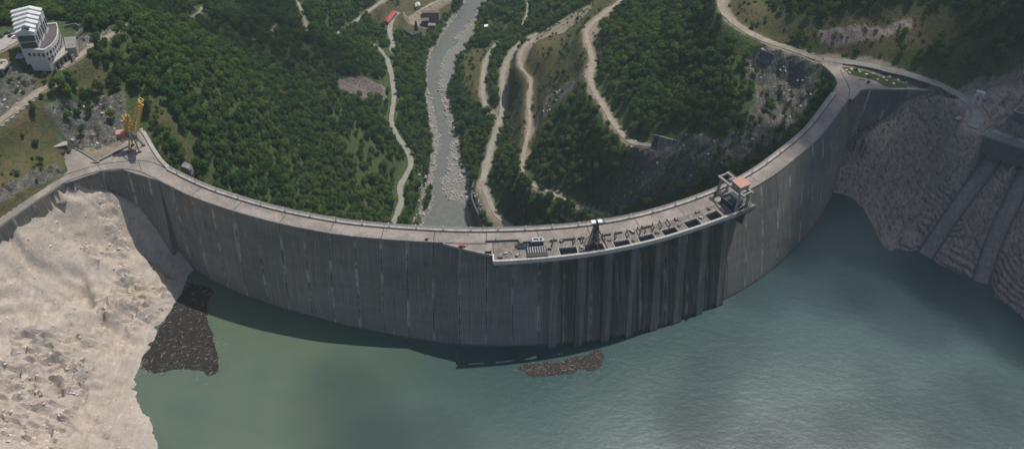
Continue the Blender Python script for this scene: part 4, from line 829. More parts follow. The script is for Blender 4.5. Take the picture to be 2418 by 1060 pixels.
for i in solo:
    near_ = min(LMARK, key=lambda q: (q[0] - tu[i]) ** 2 + (q[1] - tv[i]) ** 2)
    lb, gp = 'broadleaf tree ' + near_[2], 'trees ' + near_[2]
    r = thing('broadleaf_tree', (tx[i], ty[i], tz[i] - .2), lb, 'tree', gp); r.rotation_euler = tuple(ROT[i]); r.scale = tuple(SCL[i])
    for nm, mm in (('trunk', TRUNKS[pick[i]]), ('crown', CROWNS[pick[i]])): o = bpy.data.objects.new(nm, mm); col.objects.link(o); o.parent = r
print('TREES', nt)
# low bushes and saplings on the open ground
bx = RNG.uniform(-640, 640, 30000); by = RNG.uniform(380, 1150, 30000); bz = ground(bx, by); bu, bv, _ = proj(np.stack([bx, by, bz], 1))
gz = np.maximum.reduce([zone('grass', bx, by), .75 * zone('grey', bx, by), .35 * zone('green', bx, by), .10 * zone('pink', bx, by)])
okb = (bu > -60) & (bu < 2480) & (bv > -60) & (bv < 600) & (by > np.interp(bx, BAR[:, 0], BAR[:, 1]) + 2) & (RNG.uniform(size=30000) < gz * sstep(-.35, .35, fbm(bx, by, 25, 3, 97)))
for n, w, pl, mk in ROADW: okb &= polydist(bx, by, pl)[0] > w / 2 + 1
for g in (TERR_L, APR): okb &= ~inpoly(bx, by, g)
for q in NOTREE: okb &= ~inpoly(bu, bv, q)
bx, by, bz = bx[okb], by[okb], bz[okb]; nb_ = len(bx); s_ = RNG.uniform(.35, 1.1, nb_)
instancer('bushes', np.stack([bx, by, bz - .2], 1), np.stack([s_, s_, s_ * .9], 1), np.stack([0 * s_, 0 * s_, RNG.uniform(0, 6.28, nb_)], 1), RNG.integers(0, 2, nb_), BUSH, 'low scrub scattered over the open grassy slopes', 'scrub')

# ================================================================== LOOSE ROCK
def rock_mesh(name, seed, mat_, sub=1, sq=(1, .8, .6)):
    rg = np.random.default_rng(seed); bm = bmesh.new(); bmesh.ops.create_icosphere(bm, subdivisions=sub, radius=.5)
    for v in bm.verts: v.co = Vector([v.co[k] * sq[k] for k in range(3)]) * rg.uniform(.75, 1.25)
    me = bpy.data.meshes.new(name); bm.to_mesh(me); bm.free(); me.materials.append(mat_); return me
def scatter_rocks(name, n, box, cond, smin, smax, mat_, label, power=3.0, flat=(1, .8, .6)):
    x = RNG.uniform(box[0], box[1], n); y = RNG.uniform(box[2], box[3], n); z = ground(x, y); k = cond(x, y, z); x, y, z = x[k], y[k], z[k]
    s = smin + (smax - smin) * RNG.uniform(size=len(x)) ** power
    return instancer(name, np.stack([x, y, z + s * .1], 1), np.stack([s, s, s], 1), RNG.uniform(-1, 1, (len(x), 3)) * np.array([.5, .5, 3.14]), RNG.integers(0, 4, len(x)), [rock_mesh(name, 400 + i, mat_, 1, flat) for i in range(4)], label, 'rubble')
scatter_rocks('bank_rubble', 20000, (-400, -110, 205, 460), lambda x, y, z: (zone('pale', x, y) > .5) & (z > ZW + .3) & (RNG.uniform(size=len(x)) < .20 + .80 * sstep(-.15, .22, fbm(x, y, 44, 3, 170) + .3 * fbm(x, y, 13, 2, 73))), .3, 2.2, M['rock_pale'], 'loose pale stones strewn over the left reservoir bank', 5.0, (1.1, .85, .42))
scatter_rocks('slope_rubble', 14000, (-420, 420, 390, 720), lambda x, y, z: (zone('grey', x, y) + zone('pink', x, y) + .25 * zone('dirt', x, y) > RNG.uniform(.2, 1, len(x))), .5, 3.0, M['boulder'], 'broken grey rock lying on the steep cut slopes', 4.0)
scatter_rocks('shore_rubble', 12000, (215, 420, 380, 560), lambda x, y, z: (zone('strata', x, y) > .5) & (z > ZW + .2) & (RNG.uniform(size=len(x)) < sstep(-.1, .4, fbm(x, y, 26, 4, 103))), .4, 2.4, M['rock_brown'], 'brown stones lying on the layered right bank', 4.0, (1.2, .9, .45))
def on_bar(x, y, z):
    d_, h_ = polydist(x, y, RIV); k = np.zeros(len(x), bool)
    for g in (GBAR, GBAR2, GBAR3): k |= inpoly(x, y, g)
    return (k | ((d_ < h_ + 5) & (d_ > h_ - 1.2))) & (RNG.uniform(size=len(x)) < .9)
scatter_rocks('river_stones', 30000, (-170, 0, 590, 1120), on_bar, .6, 3.2, M['boulder'], 'pale boulders and gravel crowding the river bed', 2.2)
RBM = [rock_mesh('boulder', 450 + i, M['boulder'], 2, (1, .85, .75)) for i in range(4)]
nbd = 0
while nbd < 60:
    g = random.choice((GBAR, GBAR, GBAR2)); g_ = np.array(g); x = random.uniform(g_[:, 0].min(), g_[:, 0].max()); y = random.uniform(g_[:, 1].min(), g_[:, 1].max())
    if not inpoly(np.array([x]), np.array([y]), g)[0]: continue
    o = bpy.data.objects.new('boulder', RBM[nbd % 4]); col.objects.link(o); s_ = random.uniform(2.8, 4.4); o.location = (x, y, float(ground(x, y)) + s_ * .2); o.scale = (s_, s_, s_); o.rotation_euler = (random.uniform(-.4, .4), random.uniform(-.4, .4), random.uniform(0, 6.28))
    tag(o, 'large pale boulder lying in the rocky river bed below the dam', 'boulder', 'large boulders in the river bed'); nbd += 1

# ================================================================== THINGS ON THE DAM
def sframe(s, n, z=0.0):
    p = SN(s, n, z); q = SN(s + .5, n, z) - SN(s - .5, n, z); return p, math.atan2(q.y, q.x)
def sthing(name, s, n, label, cat, group=None, z=0.0, turn=0.0):
    p, a = sframe(s, n, z); return thing(name, p, label, cat, group, a + turn)
# gantry crane: local x along the crest, y downstream
t = sthing('gantry_crane', 362.2, 13.8, 'grey steel gantry crane with pink-roofed hoist house straddling the intake platform', 'crane')
for sx in (-1, 1):
    for sy in (-1, 1):
        part(t, 'leg', M['steel_grey'], lambda mb: (mb.beam((sx * 4.6, sy * 8.6, 1.1), (sx * 3.4, sy * 8.3, 14.6), 1.0, 1.1), mb.beam((sx * 4.6, sy * 8.6, 1.0), (sx * 4.6, sy * 8.6, 1.6), 1.5, 1.5)))
        b_ = part(t, 'bogie', M['steel_dark'], lambda mb: mb.box((sx * 4.6, sy * 8.6, .72), (2.6, .8, .7)))
for sy in (-1, 1):
    part(t, 'sill_beam', M['steel_grey'], lambda mb: mb.box((0, sy * 8.6, 1.9), (8.2, .8, .9)))
    part(t, 'end_tie', M['steel_grey'], lambda mb: mb.box((0, sy * 10.4, 15.6), (5.7, .9, 1.3)))
    part(t, 'brace', M['steel_grey'], lambda mb: (mb.beam((-4.2, sy * 8.5, 5.6), (4.2, sy * 8.5, 5.6), .5), ))
    part(t, 'brace', M['steel_grey'], lambda mb: mb.beam((-4.3, sy * 8.5, 5.6), (3.5, sy * 8.3, 13.6), .4))
for sx in (-1, 1):
    part(t, 'girder', M['steel_grey'], lambda mb: mb.box((sx * 3.3, -.3, 15.5), (1.0, 23.0, 1.7)))
    def gr(mb):
        for y in np.arange(-11, 11.2, 1.6): mb.beam((sx * 4.1, y, 16.3), (sx * 4.1, y, 17.4), .09)
        mb.beam((sx * 4.1, -11.3, 17.4), (sx * 4.1, 11, 17.4), .1); mb.beam((sx * 3.8, -11.3, 16.3), (sx * 4.2, 11, 16.3), .5, .08)
    part(t, 'girder_railing', M['steel_grey'], gr)
hs = part(t, 'hoist_house', M['concrete_pale'], lambda mb: mb.box((0, -4.0, 18.6), (7.6, 7.2, 4.0)))
part(hs, 'roof', M['pink_roof'], lambda mb: mb.hexa([(-4.3, -8.1, 20.61), (4.3, -8.1, 20.61), (4.3, .1, 20.61), (-4.3, .1, 20.61)], [(-4.3, -8.1, 20.95), (4.3, -8.1, 20.95), (4.3, .1, 21.25), (-4.3, .1, 21.25)]))
for y in (-5.6, -2.4): part(hs, 'window', M['glass_dark'], lambda mb: mb.box((-3.83, y, 18.9), (.1, 1.5, 1.2)))
part(t, 'hoist_trolley', M['steel_dark'], lambda mb: (mb.box((0, 3.6, 16.6), (5.0, 3.0, 1.0)), ))
part(t, 'hoist_drum', M['steel_grey'], lambda mb: mb.tube((-1.8, 3.6, 17.5), (1.8, 3.6, 17.5), .7, 10))
part(t, 'ladder', M['steel_grey'], lambda mb: [mb.beam((4.9 - .09 * k, -9.3 + .02 * k, 1 + k * .7), (5.5 - .09 * k, -9.3 + .02 * k, 1 + k * .7), .08) for k in range(20)] + [mb.beam((4.9, -9.3, 1), (3.2, -8.9, 15), .1), mb.beam((5.5, -9.3, 1), (3.8, -8.9, 15), .1)])
part(t, 'stair_tower', M['steel_grey'], lambda mb: mb.lattice((6.4, -9.6, 0.2), (6.0, -9.6, 14), 1.5, 1.8, .14))
part(t, 'cable_reel', M['steel_dark'], lambda mb: mb.tube((-5.6, 8.2, 2.4), (-5.6, 9.0, 2.4), 1.2, 12))
t.scale = (1, 1, .88)
# dark gate housing under the gantry
t = sthing('gate_housing', 361, 16.0, 'dark blue-black boxed gate cover beneath the gantry crane', 'cover', z=.02)
part(t, 'body', M['tarp_dark'], lambda mb: mb.box((0, .5, 2.1), (9.6, 9.4, 4.0)))
part(t, 'lid', M['tarp_dark'], lambda mb: mb.box((0, .5, 4.25), (10.0, 9.8, .28)))
part(t, 'hatch', M['rubber'], lambda mb: mb.tube((1.0, 2.2, 4.4), (1.0, 2.2, 4.65), .6, 12))
part(t, 'edge_trim', M['concrete_pale'], lambda mb: mb.box((-4.95, .5, 4.5), (.3, 9.8, .22)))
t = sthing('concrete_beam', 352.6, 15.2, 'long pale concrete beam lying between the last hatch and the dark cover', 'beam', turn=-.15)
part(t, 'beam', M['concrete_pale'], lambda mb: mb.hexa([(-.8, -4.4, .03), (.8, -4.4, .03), (.8, 4.4, .03), (-.8, 4.4, .03)], [(-.7, -4.3, 1.0), (.7, -4.3, 1.0), (.7, 4.3, 1.0), (-.7, 4.3, 1.0)]))
part(t, 'lifting_loop', M['steel_dark'], lambda mb: mb.tube((0, 3, .95), (0, 3, 1.4), .12, 6))
# derrick over the second hatch
t = sthing('hoist_derrick', 269.6, 19.6, 'dark lattice hoist derrick with white capped head standing over an open hatch', 'derrick')
part(t, 'mast', M['steel_dark'], lambda mb: mb.lattice((0, .6, 0.1), (0, .6, 17.2), 5.4, 2.2, .32, w2=1.8))
part(t, 'mast_core', M['steel_dark'], lambda mb: mb.lattice((0, .6, .1), (0, .6, 17.0), 1.3, 1.5, .2, w2=1.0))
part(t, 'head_platform', M['steel_dark'], lambda mb: mb.box((0, .6, 17.5), (5.2, 2.6, .5)))
for sx in (-1, 1): part(t, 'head_cover', M['white_clean'], lambda mb: mb.box((sx * 1.9, .9, 18.35), (2.5, 2.6, 1.1)))
part(t, 'head_sheave', M['steel_dark'], lambda mb: mb.tube((-.3, .6, 18.4), (.3, .6, 18.4), .9, 10))
part(t, 'pole', M['white_paint'], lambda mb: mb.tube((0.2, .6, 18.0), (0.2, .6, 21.4), .14, 6))
part(t, 'stay', M['steel_dark'], lambda mb: mb.beam((.5, .6, 15), (7.2, -3.6, .1), .45))
part(t, 'stay', M['steel_dark'], lambda mb: mb.beam((-.5, .6, 13), (-5.2, 3.6, .1), .3))
part(t, 'base_frame', M['steel_dark'], lambda mb: [mb.box((0, y, .55), (10.6, .6, .4)) for y in (-4.4, .8)] + [mb.box((x, -1.8, .8), (.5, 5.2, .4)) for x in (-5, -1.7, 1.7, 5)])
# trash rack and rail machine at the left end of the platform
t = sthing('trash_rack', 237.3, 20.6, 'black trash rack with a row of pale bars lying on the intake platform', 'grating')
part(t, 'frame', M['steel_dark'], lambda mb: (mb.box((0, 0, .75), (11.4, 6.4, .9)), ))
for k in range(8): part(t, 'bar', M['rail_grey'], lambda mb: mb.beam((-4.9 + 1.4 * k, 2.9, 1.7), (-5.1 + 1.4 * k, -1.9, 1.5), .42, .5))
part(t, 'skid', M['steel_dark'], lambda mb: mb.box((0, -3.9, .8), (12.4, 1.2, 1.3)))
t = sthing('rail_machine', 238.8, 13.4, 'blue service machine with white roof frame parked at the back of the platform', 'machine')
part(t, 'body', M['blue_paint'], lambda mb: mb.box((0, 0, 1.7), (6.6, 3.0, 2.2)))
part(t, 'cab', M['blue_paint'], lambda mb: (mb.box((-3.4, -.6, 1.9), (2.2, 2.4, 2.8)), ))
part(t, 'roof_frame', M['white_paint'], lambda mb: [mb.box((0, y, 3.3), (6.6, .5, .35)) for y in (-1.3, 1.3)] + [mb.box((x, 0, 3.3), (.55, 2.1, .33)) for x in (-3, 0.6, 3)])
part(t, 'engine', M['steel_dark'], lambda mb: mb.box((1.8, 0, 3.0), (2.0, 1.6, .9)))
for x in (-2.4, 2.4):
    for y in (-1.5, 1.5): part(t, 'wheel', M['rubber'], lambda mb: mb.tube((x, y - .25, .62), (x, y + .25, .62), .6, 12))
part(t, 'side_arm', M['rail_grey'], lambda mb: (mb.beam((3.4, -1, 1.2), (4.6, -2.8, .3), .35), ))
def heap(mb, rx, ry, h, seed, n=7):
    rg = np.random.default_rng(seed); vs = [(0, 0, h)]; fs = []
    for r in range(1, 5):
        for k in range(12):
            a = 2 * math.pi * k / 12; q = r / 4; vs.append((rx * q * math.cos(a) * rg.uniform(.85, 1.15), ry * q * math.sin(a) * rg.uniform(.85, 1.15), h * (1 - q ** 1.6) * rg.uniform(.6, 1.2) if r < 4 else .02))
    for k in range(12): fs.append((0, 1 + k, 1 + (k + 1) % 12))
    for r in range(3):
        for k in range(12): fs.append((1 + r * 12 + k, 13 + r * 12 + k, 13 + r * 12 + (k + 1) % 12, 1 + r * 12 + (k + 1) % 12))
    mb.add(vs, fs)
t = sthing('tarpaulin_heap', 230.0, 15.4, 'crumpled black tarpaulin heap beside the blue service machine', 'tarpaulin')
part(t, 'sheet', M['tarp_dark'], lambda mb: heap(mb, 4.4, 2.6, 1.9, 5)); part(t, 'fold', M['tarp_dark'], lambda mb: (mb.tube((-3, -1.6, .6), (2.6, -1.0, 1.3), .5, 7, .35), ))
t = sthing('stone_heap', 221.5, 19.8, 'small heap of pale stones on the left end of the intake platform', 'stones')
for k in range(9):
    rk = rock_mesh('stone', 600 + k, M['rubble_tan'], 1, (1, .8, .7)); o = bpy.data.objects.new('stone', rk); col.objects.link(o); o.parent = t; s_ = random.uniform(1.1, 2.3); o.scale = (s_,) * 3; o.location = (random.uniform(-2.6, 2.6), random.uniform(-1.2, 1.2), s_ * .25)
t = sthing('steel_pipe', 220, 10.6, 'long black steel pipe lying along the back of the platform', 'pipe')
part(t, 'tube', M['steel_dark'], lambda mb: (mb.tube((-10.8, 0, .62), (8.6, .3, .62), .6, 10), )); part(t, 'flange', M['steel_dark'], lambda mb: mb.tube((-10.9, 0, .62), (-10.5, 0, .62), .85, 10)); part(t, 'upright', M['steel_dark'], lambda mb: mb.tube((-5, .2, .3), (-4.8, .4, 2.8), .28, 7))
for i, (s, L, lb) in enumerate([(233, 5, 'behind the blue machine'), (248, 4.4, 'left of the first vent pipe'), (256.5, 9, 'behind the first open hatch'), (264, 4, 'left of the derrick'), (279, 5, 'right of the derrick'), (286, 5, 'behind the third hatch'), (303, 6, 'behind the fourth hatch')]):
    t = sthing('steel_beam', s, 12.3, 'dark steel beam along the platform back edge ' + lb, 'beam', 'dark beams along the platform back edge')
    part(t, 'web', M['steel_dark'], lambda mb: mb.box((0, 0, .55), (L, .35, .9))); part(t, 'flange', M['steel_dark'], lambda mb: mb.box((0, 0, 1.05), (L, .9, .12))); part(t, 'flange', M['steel_dark'], lambda mb: mb.box((0, 0, .09), (L, .9, .12)))
for i, (s, n_) in enumerate([(247.5, 15), (259.5, 15), (264.0, 15.2), (276.5, 15), (283.5, 15.4), (290.5, 15.4), (297.5, 15), (300.5, 14.6), (306.5, 14.4), (311.5, 14.2), (316.5, 14.4)]):
    t = sthing('vent_pipe', s, n_, 'bent dark vent pipe, number %s from the left along the platform' % ('first second third fourth fifth sixth seventh eighth ninth tenth eleventh'.split()[i]), 'pipe', 'vent pipes on the intake platform', turn=(-.2 + .13 * (i % 4)))
    t['label'] = '%s vent pipe from the left in the row behind the open hatches' % ('first second third fourth fifth sixth seventh eighth ninth tenth eleventh'.split()[i])
    part(t, 'riser', M['steel_grey'], lambda mb: mb.tube((0, 2.4, .02), (0, 2.4, 2.4), .32, 8)); part(t, 'crosspipe', M['steel_dark'], lambda mb: mb.tube((0, 2.6, 2.4), (-.4, -2.2, 2.2), .32, 8)); part(t, 'outlet', M['steel_dark'], lambda mb: (mb.tube((-.4, -2.1, 2.35), (-1.5, -2.6, .7), .32, 8, .42), ))
for i, (s, n_, lb) in enumerate([(254, 17.6, 'behind the first open hatch'), (283.0, 17.0, 'left behind the third hatch'), (287, 17.4, 'right behind the third hatch'), (299, 16.8, 'behind the fourth hatch'), (328, 15.2, 'behind the sixth hatch'), (343, 15, 'behind the seventh hatch'), (332, 13.4, 'on the brown deck by the road'), (312.5, 16.4, 'behind the fifth hatch')]):
    t = sthing('sack', s, n_, 'white bulk sack ' + lb, 'sack', 'white sacks on the platform', turn=i * .7)
    part(t, 'bag', M['white_paint'], lambda mb: heap(mb, 1.2, .9, 1.3, 40 + i)); part(t, 'tie', M['rubber'], lambda mb: mb.tube((0, 0, 1.0), (.1, 0, 1.6), .22, 6, .1))
for i, (s_, n_, L) in enumerate([(217, 24.0, 2.6), (226.5, 22.8, 2.0), (229, 11.9, 3.0), (245, 18.6, 2.2), (252.5, 13.2, 1.8), (262.5, 19.5, 2.6), (272, 14.2, 3.2), (279, 17.0, 1.8), (292.2, 20.5, 2.4), (294, 13.4, 3.4), (307, 18.6, 2.4), (321.8, 17.6, 2.6), (322.5, 12.6, 2.2), (336.5, 17.5, 2.4), (338, 12.4, 3.0), (346, 12.9, 2.2)]):
    t = sthing('timber_crate', s_, n_, 'weathered crate of scrap on the intake platform, %s from the left' % ('first second third fourth fifth sixth seventh eighth ninth tenth eleventh twelfth thirteenth fourteenth fifteenth sixteenth'.split()[i]), 'crate', 'scrap crates on the platform', turn=i * .9)
    part(t, 'box', M['wood_grey'] if i % 3 else M['steel_dark'], lambda mb: mb.box((0, 0, .55), (L, 1.5, 1.05))); part(t, 'lid', M['concrete_pale'] if i % 4 == 1 else M['wood_grey'], lambda mb: mb.box((.15, .1, 1.16), (L * .9, 1.3, .14), .2)); part(t, 'rod', M['steel_dark'], lambda mb: (mb.beam((-L * .6, 1.0, .2), (L * .8, 1.3, .35), .22), ))
t = sthing('trailer_compressor', 196.5, 15.2, 'small red wheeled machine parked on the dam road left of the platform', 'machine', turn=.12)
part(t, 'body', M['red_paint'], lambda mb: mb.hexa([(-2.2, -1, .7), (1.6, -1, .7), (1.6, 1, .7), (-2.2, 1, .7)], [(-2.0, -.8, 2.0), (1.2, -.8, 1.8), (1.2, .8, 1.8), (-2.0, .8, 2.0)]))
part(t, 'hood', M['red_paint'], lambda mb: mb.box((-.6, 0, 2.15), (1.6, 1.2, .4))); part(t, 'drawbar', M['steel_dark'], lambda mb: (mb.beam((1.6, 0, .8), (3.4, .3, 1.3), .3), ))
for y in (-1.05, 1.05): part(t, 'wheel', M['rubber'], lambda mb: mb.tube((-.6, y - .16, .5), (-.6, y + .16, .5), .48, 12))
t = sthing('steel_cage', 210.6, 19.4, 'dark steel cage gate where the dam road apron meets the platform', 'gate')
part(t, 'panel', M['steel_dark'], lambda mb: mb.box((0, -1.0, 1.0), (3.2, .2, 1.9))); part(t, 'panel', M['steel_dark'], lambda mb: mb.box((1.7, .4, 1.0), (.2, 2.6, 1.9)))
for x in (-1.7, 0, 1.7): part(t, 'post', M['steel_dark'], lambda mb: mb.beam((x, -1.0, 0), (x, -1.0, 2.4), .25))
t = sthing('handcart', 176, 10.2, 'small dark cart by the upstream kerb near the middle of the dam', 'cart'); part(t, 'tray', M['steel_dark'], lambda mb: mb.box((0, 0, .9), (1.8, 1.1, .6))); part(t, 'handle', M['steel_dark'], lambda mb: (mb.beam((.9, 0, 1.0), (1.7, 0, 1.6), .15), ))
for y in (-.6, .6): part(t, 'wheel', M['rubber'], lambda mb: mb.tube((0, y - .08, .35), (0, y + .08, .35), .35, 10))
ORD = 'first second third fourth fifth sixth seventh eighth ninth tenth eleventh twelfth thirteenth fourteenth fifteenth sixteenth seventeenth eighteenth nineteenth'.split()
def ordinal(k): return ORD[k - 1] if k < 20 else {20: 'twentieth', 30: 'thirtieth'}.get(k) or ('twenty-' if k < 30 else 'thirty-') + ORD[k % 10 - 1]
# lamp posts on the walkway
def lamp_root(s):
    t = sthing('lamp_post', s, 1.9, 'short grey lamp post on the dam walkway nearest its left end', 'lamp', 'lamp posts along the dam walkway', z=.95); return t
lp = lamp_root(9); part(lp, 'base', M['concrete_pale'], lambda mb: mb.box((0, 0, .3), (.9, .9, .6))); part(lp, 'post', M['rail_grey'], lambda mb: mb.tube((0, 0, .6), (0, 0, 3.6), .13, 8, .09)); part(lp, 'arm', M['rail_grey'], lambda mb: (mb.beam((0, 0, 3.6), (0, -1.2, 3.8), .12), )); part(lp, 'lamp_head', M['white_paint'], lambda mb: mb.box((0, -1.3, 3.8), (.4, .8, .22)))
for s in np.arange(25, SL - 6, 16):
    c = copy_tree(lp); p, a = sframe(s, 1.9, .95); c.location = p; c.rotation_euler = (0, 0, a); c['label'] = 'short grey lamp post on the dam walkway, %s from the left end' % ordinal(int((s - 9) // 16) + 1)
# rubble along the upstream kerb
xs = []; 
for k in range(900):
    s = random.uniform(2, SL - 4)
    if 186 < s < 352: continue
    xs.append((s, 11.3 - abs(random.gauss(0, .7)) - (0 if s > 380 or s < 190 else 0), random.uniform(.2, .75) * (1.4 if random.random() < .1 else 1)))
ptsr = [SN(s, n_, .05) for s, n_, _ in xs]; sr = np.array([[q[2]] * 3 for q in xs])
instancer('crest_grit', [tuple(p) for p in ptsr], sr, RNG.uniform(-1, 1, (len(xs), 3)) * 3, RNG.integers(0, 3, len(xs)), [rock_mesh('grit', 640 + i, M['rubble_tan'], 1) for i in range(3)], 'fine broken concrete lying along the upstream kerb of the crest', 'grit')

# ================================================================== LEFT ABUTMENT
W = lambda u, v, z=0.0: Vector(P(u, v, z))
base = W(322, 352, 0); t = thing('portal_crane', base, 'old yellow lattice portal crane with red machine house on the left abutment', 'crane')
L_ = lambda u, v, z: W(u, v, z) - base
def wp(root, name, mat_, fn): return part(root, name, mat_, fn)
for a, b in ((-3.4, -3.4), (3.4, -3.4), (3.4, 3.4), (-3.4, 3.4)):
    part(t, 'leg', M['yellow_paint'] if a < 0 else M['steel_grey'], lambda mb: mb.beam((a, b, .6), (a * .45, b * .45, 9.0), .8, .9)); part(t, 'bogie', M['steel_dark'], lambda mb: mb.box((a, b, .45), (2.2, .9, .9), .2))
part(t, 'portal_ring', M['steel_grey'], lambda mb: mb.tube((0, 0, 8.8), (0, 0, 10.0), 2.8, 16))
part(t, 'slewing_deck', M['steel_grey'], lambda mb: mb.box((-1.4, -.4, 10.5), (8.0, 4.4, .8), .25))
hs = part(t, 'machine_house', M['red_paint'], lambda mb: mb.box((-5.6, -1.6, 12.6), (5.6, 4.4, 3.4), .25)); part(hs, 'roof', M['pink_roof'], lambda mb: mb.box((-5.6, -1.6, 14.45), (6.0, 4.8, .3), .25)); part(hs, 'counterweight', M['steel_dark'], lambda mb: mb.box((-7.4, -2.4, 10.6), (2.6, 4.2, 1.2), .25))
part(t, 'tower', M['yellow_paint'], lambda mb: mb.lattice((.2, .2, 10.8), (-.8, 1.0, 25.5), 4.0, 2.6, .46, w2=2.8))
part(t, 'jib', M['yellow_paint'], lambda mb: mb.lattice((1.6, .8, 13.0), L_(333, 236, 39), 3.6, 2.6, .46, w2=2.4))
part(t, 'jib_head', M['yellow_paint'], lambda mb: mb.beam(L_(326, 240, 39), L_(338, 250, 36), .9))
part(t, 'back_frame', M['yellow_paint'], lambda mb: mb.lattice(L_(297, 312, 14.0), L_(300, 273, 25.5), 2.0, 2.0, .36))
part(t, 'stay', M['yellow_paint'], lambda mb: mb.beam(L_(301, 272, 26), L_(328, 246, 37), .5))
part(t, 'tie', M['yellow_paint'], lambda mb: mb.beam(L_(300, 272, 25.8), (-.8, 1.0, 25.5), .7))
part(t, 'cab', M['white_paint'], lambda mb: mb.box((2.6, -.6, 13.4), (2.0, 2.0, 2.6), .25)); part(t, 'cable_drum', M['steel_grey'], lambda mb: mb.tube((3.4, -2.6, 9.6), (5.0, -2.2, 9.6), 1.3, 12)); part(t, 'winch', M['yellow_paint'], lambda mb: mb.box((-.6, .6, 19.4), (3.0, 2.4, 2.2), .25))
part(t, 'antenna', M['steel_grey'], lambda mb: mb.beam(L_(300, 272, 26), L_(293, 262, 28), .18)); part(t, 'hook_block', M['steel_grey'], lambda mb: mb.box(L_(327, 301, 13), (1.0, .8, 2.2)))
for i, (px, lb) in enumerate([([(170, 347), (200, 364), (228, 381)], 'row of low concrete barriers running left of the bare dirt bank'), ([(234, 382), (268, 365), (304, 346)], 'row of low dark barriers between dirt bank and crane')]):
    q = resample([P(u, v) for u, v in px], 3.6); t = thing('barrier_row', q[0], lb, 'barrier')
    for a, b in zip(q[:-1], q[1:]):
        a_, b_ = Vector(a) - Vector(q[0]), Vector(b) - Vector(q[0]); d_ = (b_ - a_).normalized() * .12
        part(t, 'barrier_block', M['concrete_grey'] if i == 0 else M['concrete_dark'], lambda mb: mb.beam(a_ + d_ + Vector((0, 0, .45)), b_ - d_ + Vector((0, 0, .45)), .8, .9))
for i, (u, v, lb) in enumerate([(151, 365, 'rusty drum winch nearest the concrete portal'), (164, 361, 'rusty drum winch beside the low concrete barriers')]):
    t = thing('drum_winch', W(u, v), lb, 'winch'); part(t, 'drum', M['steel_dark'], lambda mb: mb.tube((-1, 0, 1.2), (1, 0, 1.2), 1.1, 12)); part(t, 'cradle', M['steel_grey'], lambda mb: mb.box((0, 0, .3), (2.8, 2.4, .6)))
t = thing('debris_heap', W(224, 384), 'low heap of dark scrap planks where the two barrier rows meet', 'scrap')
for k in range(5): part(t, 'plank', M['wood_grey'], lambda mb: (mb.beam((-2.4 + k * .8, -1, .2 + .2 * k), (1.0 + k * .6, 1.4 - .3 * k, .4 + .15 * k), .5, .15), ))
a_, b_ = W(97, 256, 21.5), W(150, 344, 3.2); t = thing('concrete_stair', b_, 'long grey concrete stair wall climbing the rock slope left of the crane', 'stair')
r_ = a_ - b_; sd = Vector((r_.y, -r_.x, 0)).normalized()
part(t, 'side_wall', M['concrete_grey'], lambda mb: mb.hexa([sd * 2.0 + Vector((0, 0, -6)), sd * -2.0 + Vector((0, 0, -6)), r_ - sd * 2.0 + Vector((0, 0, -7)), r_ + sd * 2.0 + Vector((0, 0, -7))], [sd * 2.0, sd * -2.0, r_ - sd * 2.0, r_ + sd * 2.0]))
for k in range(30):
    f0, f1 = k / 30, (k + 1) / 30; p0, p1 = r_ * f0, r_ * f1; zt = p1.z + .12
    part(t, 'step', M['concrete_grey'], lambda mb: mb.hexa([p0 + sd * 1.4 + Vector((0, 0, -.6)), p0 - sd * 1.4 + Vector((0, 0, -.6)), p1 - sd * 1.4 + Vector((0, 0, -1.2)), p1 + sd * 1.4 + Vector((0, 0, -1.2))], [Vector((q.x, q.y, zt)) for q in (p0 + sd * 1.4, p0 - sd * 1.4, p1 - sd * 1.4, p1 + sd * 1.4)]))
t = thing('concrete_portal', W(142, 358, 0), 'small concrete portal with dark opening at the foot of the stair', 'portal'); rzp = math.atan2(*(W(157, 346) - W(125, 352)).yx)
def bx(root, nm, mt, c, sz, rz=0.0): return part(root, nm, M[mt], lambda mb: mb.box(c, sz, rz))
bx(t, 'roof_slab', 'concrete_pale', (0, 1.0, 4.6), (10.5, 4.6, .8), rzp)
for k in (-1, 1): bx(t, 'side_wall', 'concrete_grey', (k * 4.6 * math.cos(rzp), 1.0 + k * 4.6 * math.sin(rzp), 1.8), (1.0, 4.2, 4.8), rzp)
bx(t, 'back_wall', 'concrete_dark', (-math.sin(rzp) * 2.4, 1.0 + math.cos(rzp) * 2.4, 1.8), (8.2, .6, 4.8), rzp)
t = thing('rock_anchor_block', G(440, 400), 'grey tilted concrete block behind the crest at the forest edge', 'block'); part(t, 'block', M['concrete_grey'], lambda mb: mb.hexa([(-3, -3, -3), (4, -3, -3), (4, 3, -3), (-3, 3, -3)], [(-2, -2, 4), (2.6, -2.4, 2.4), (3.2, 2.4, 2.0), (-1.4, 2.6, 4.4)])); part(t, 'plate', M['steel_grey'], lambda mb: mb.box((3.7, -1, .6), (.5, 1.8, 2.4)))

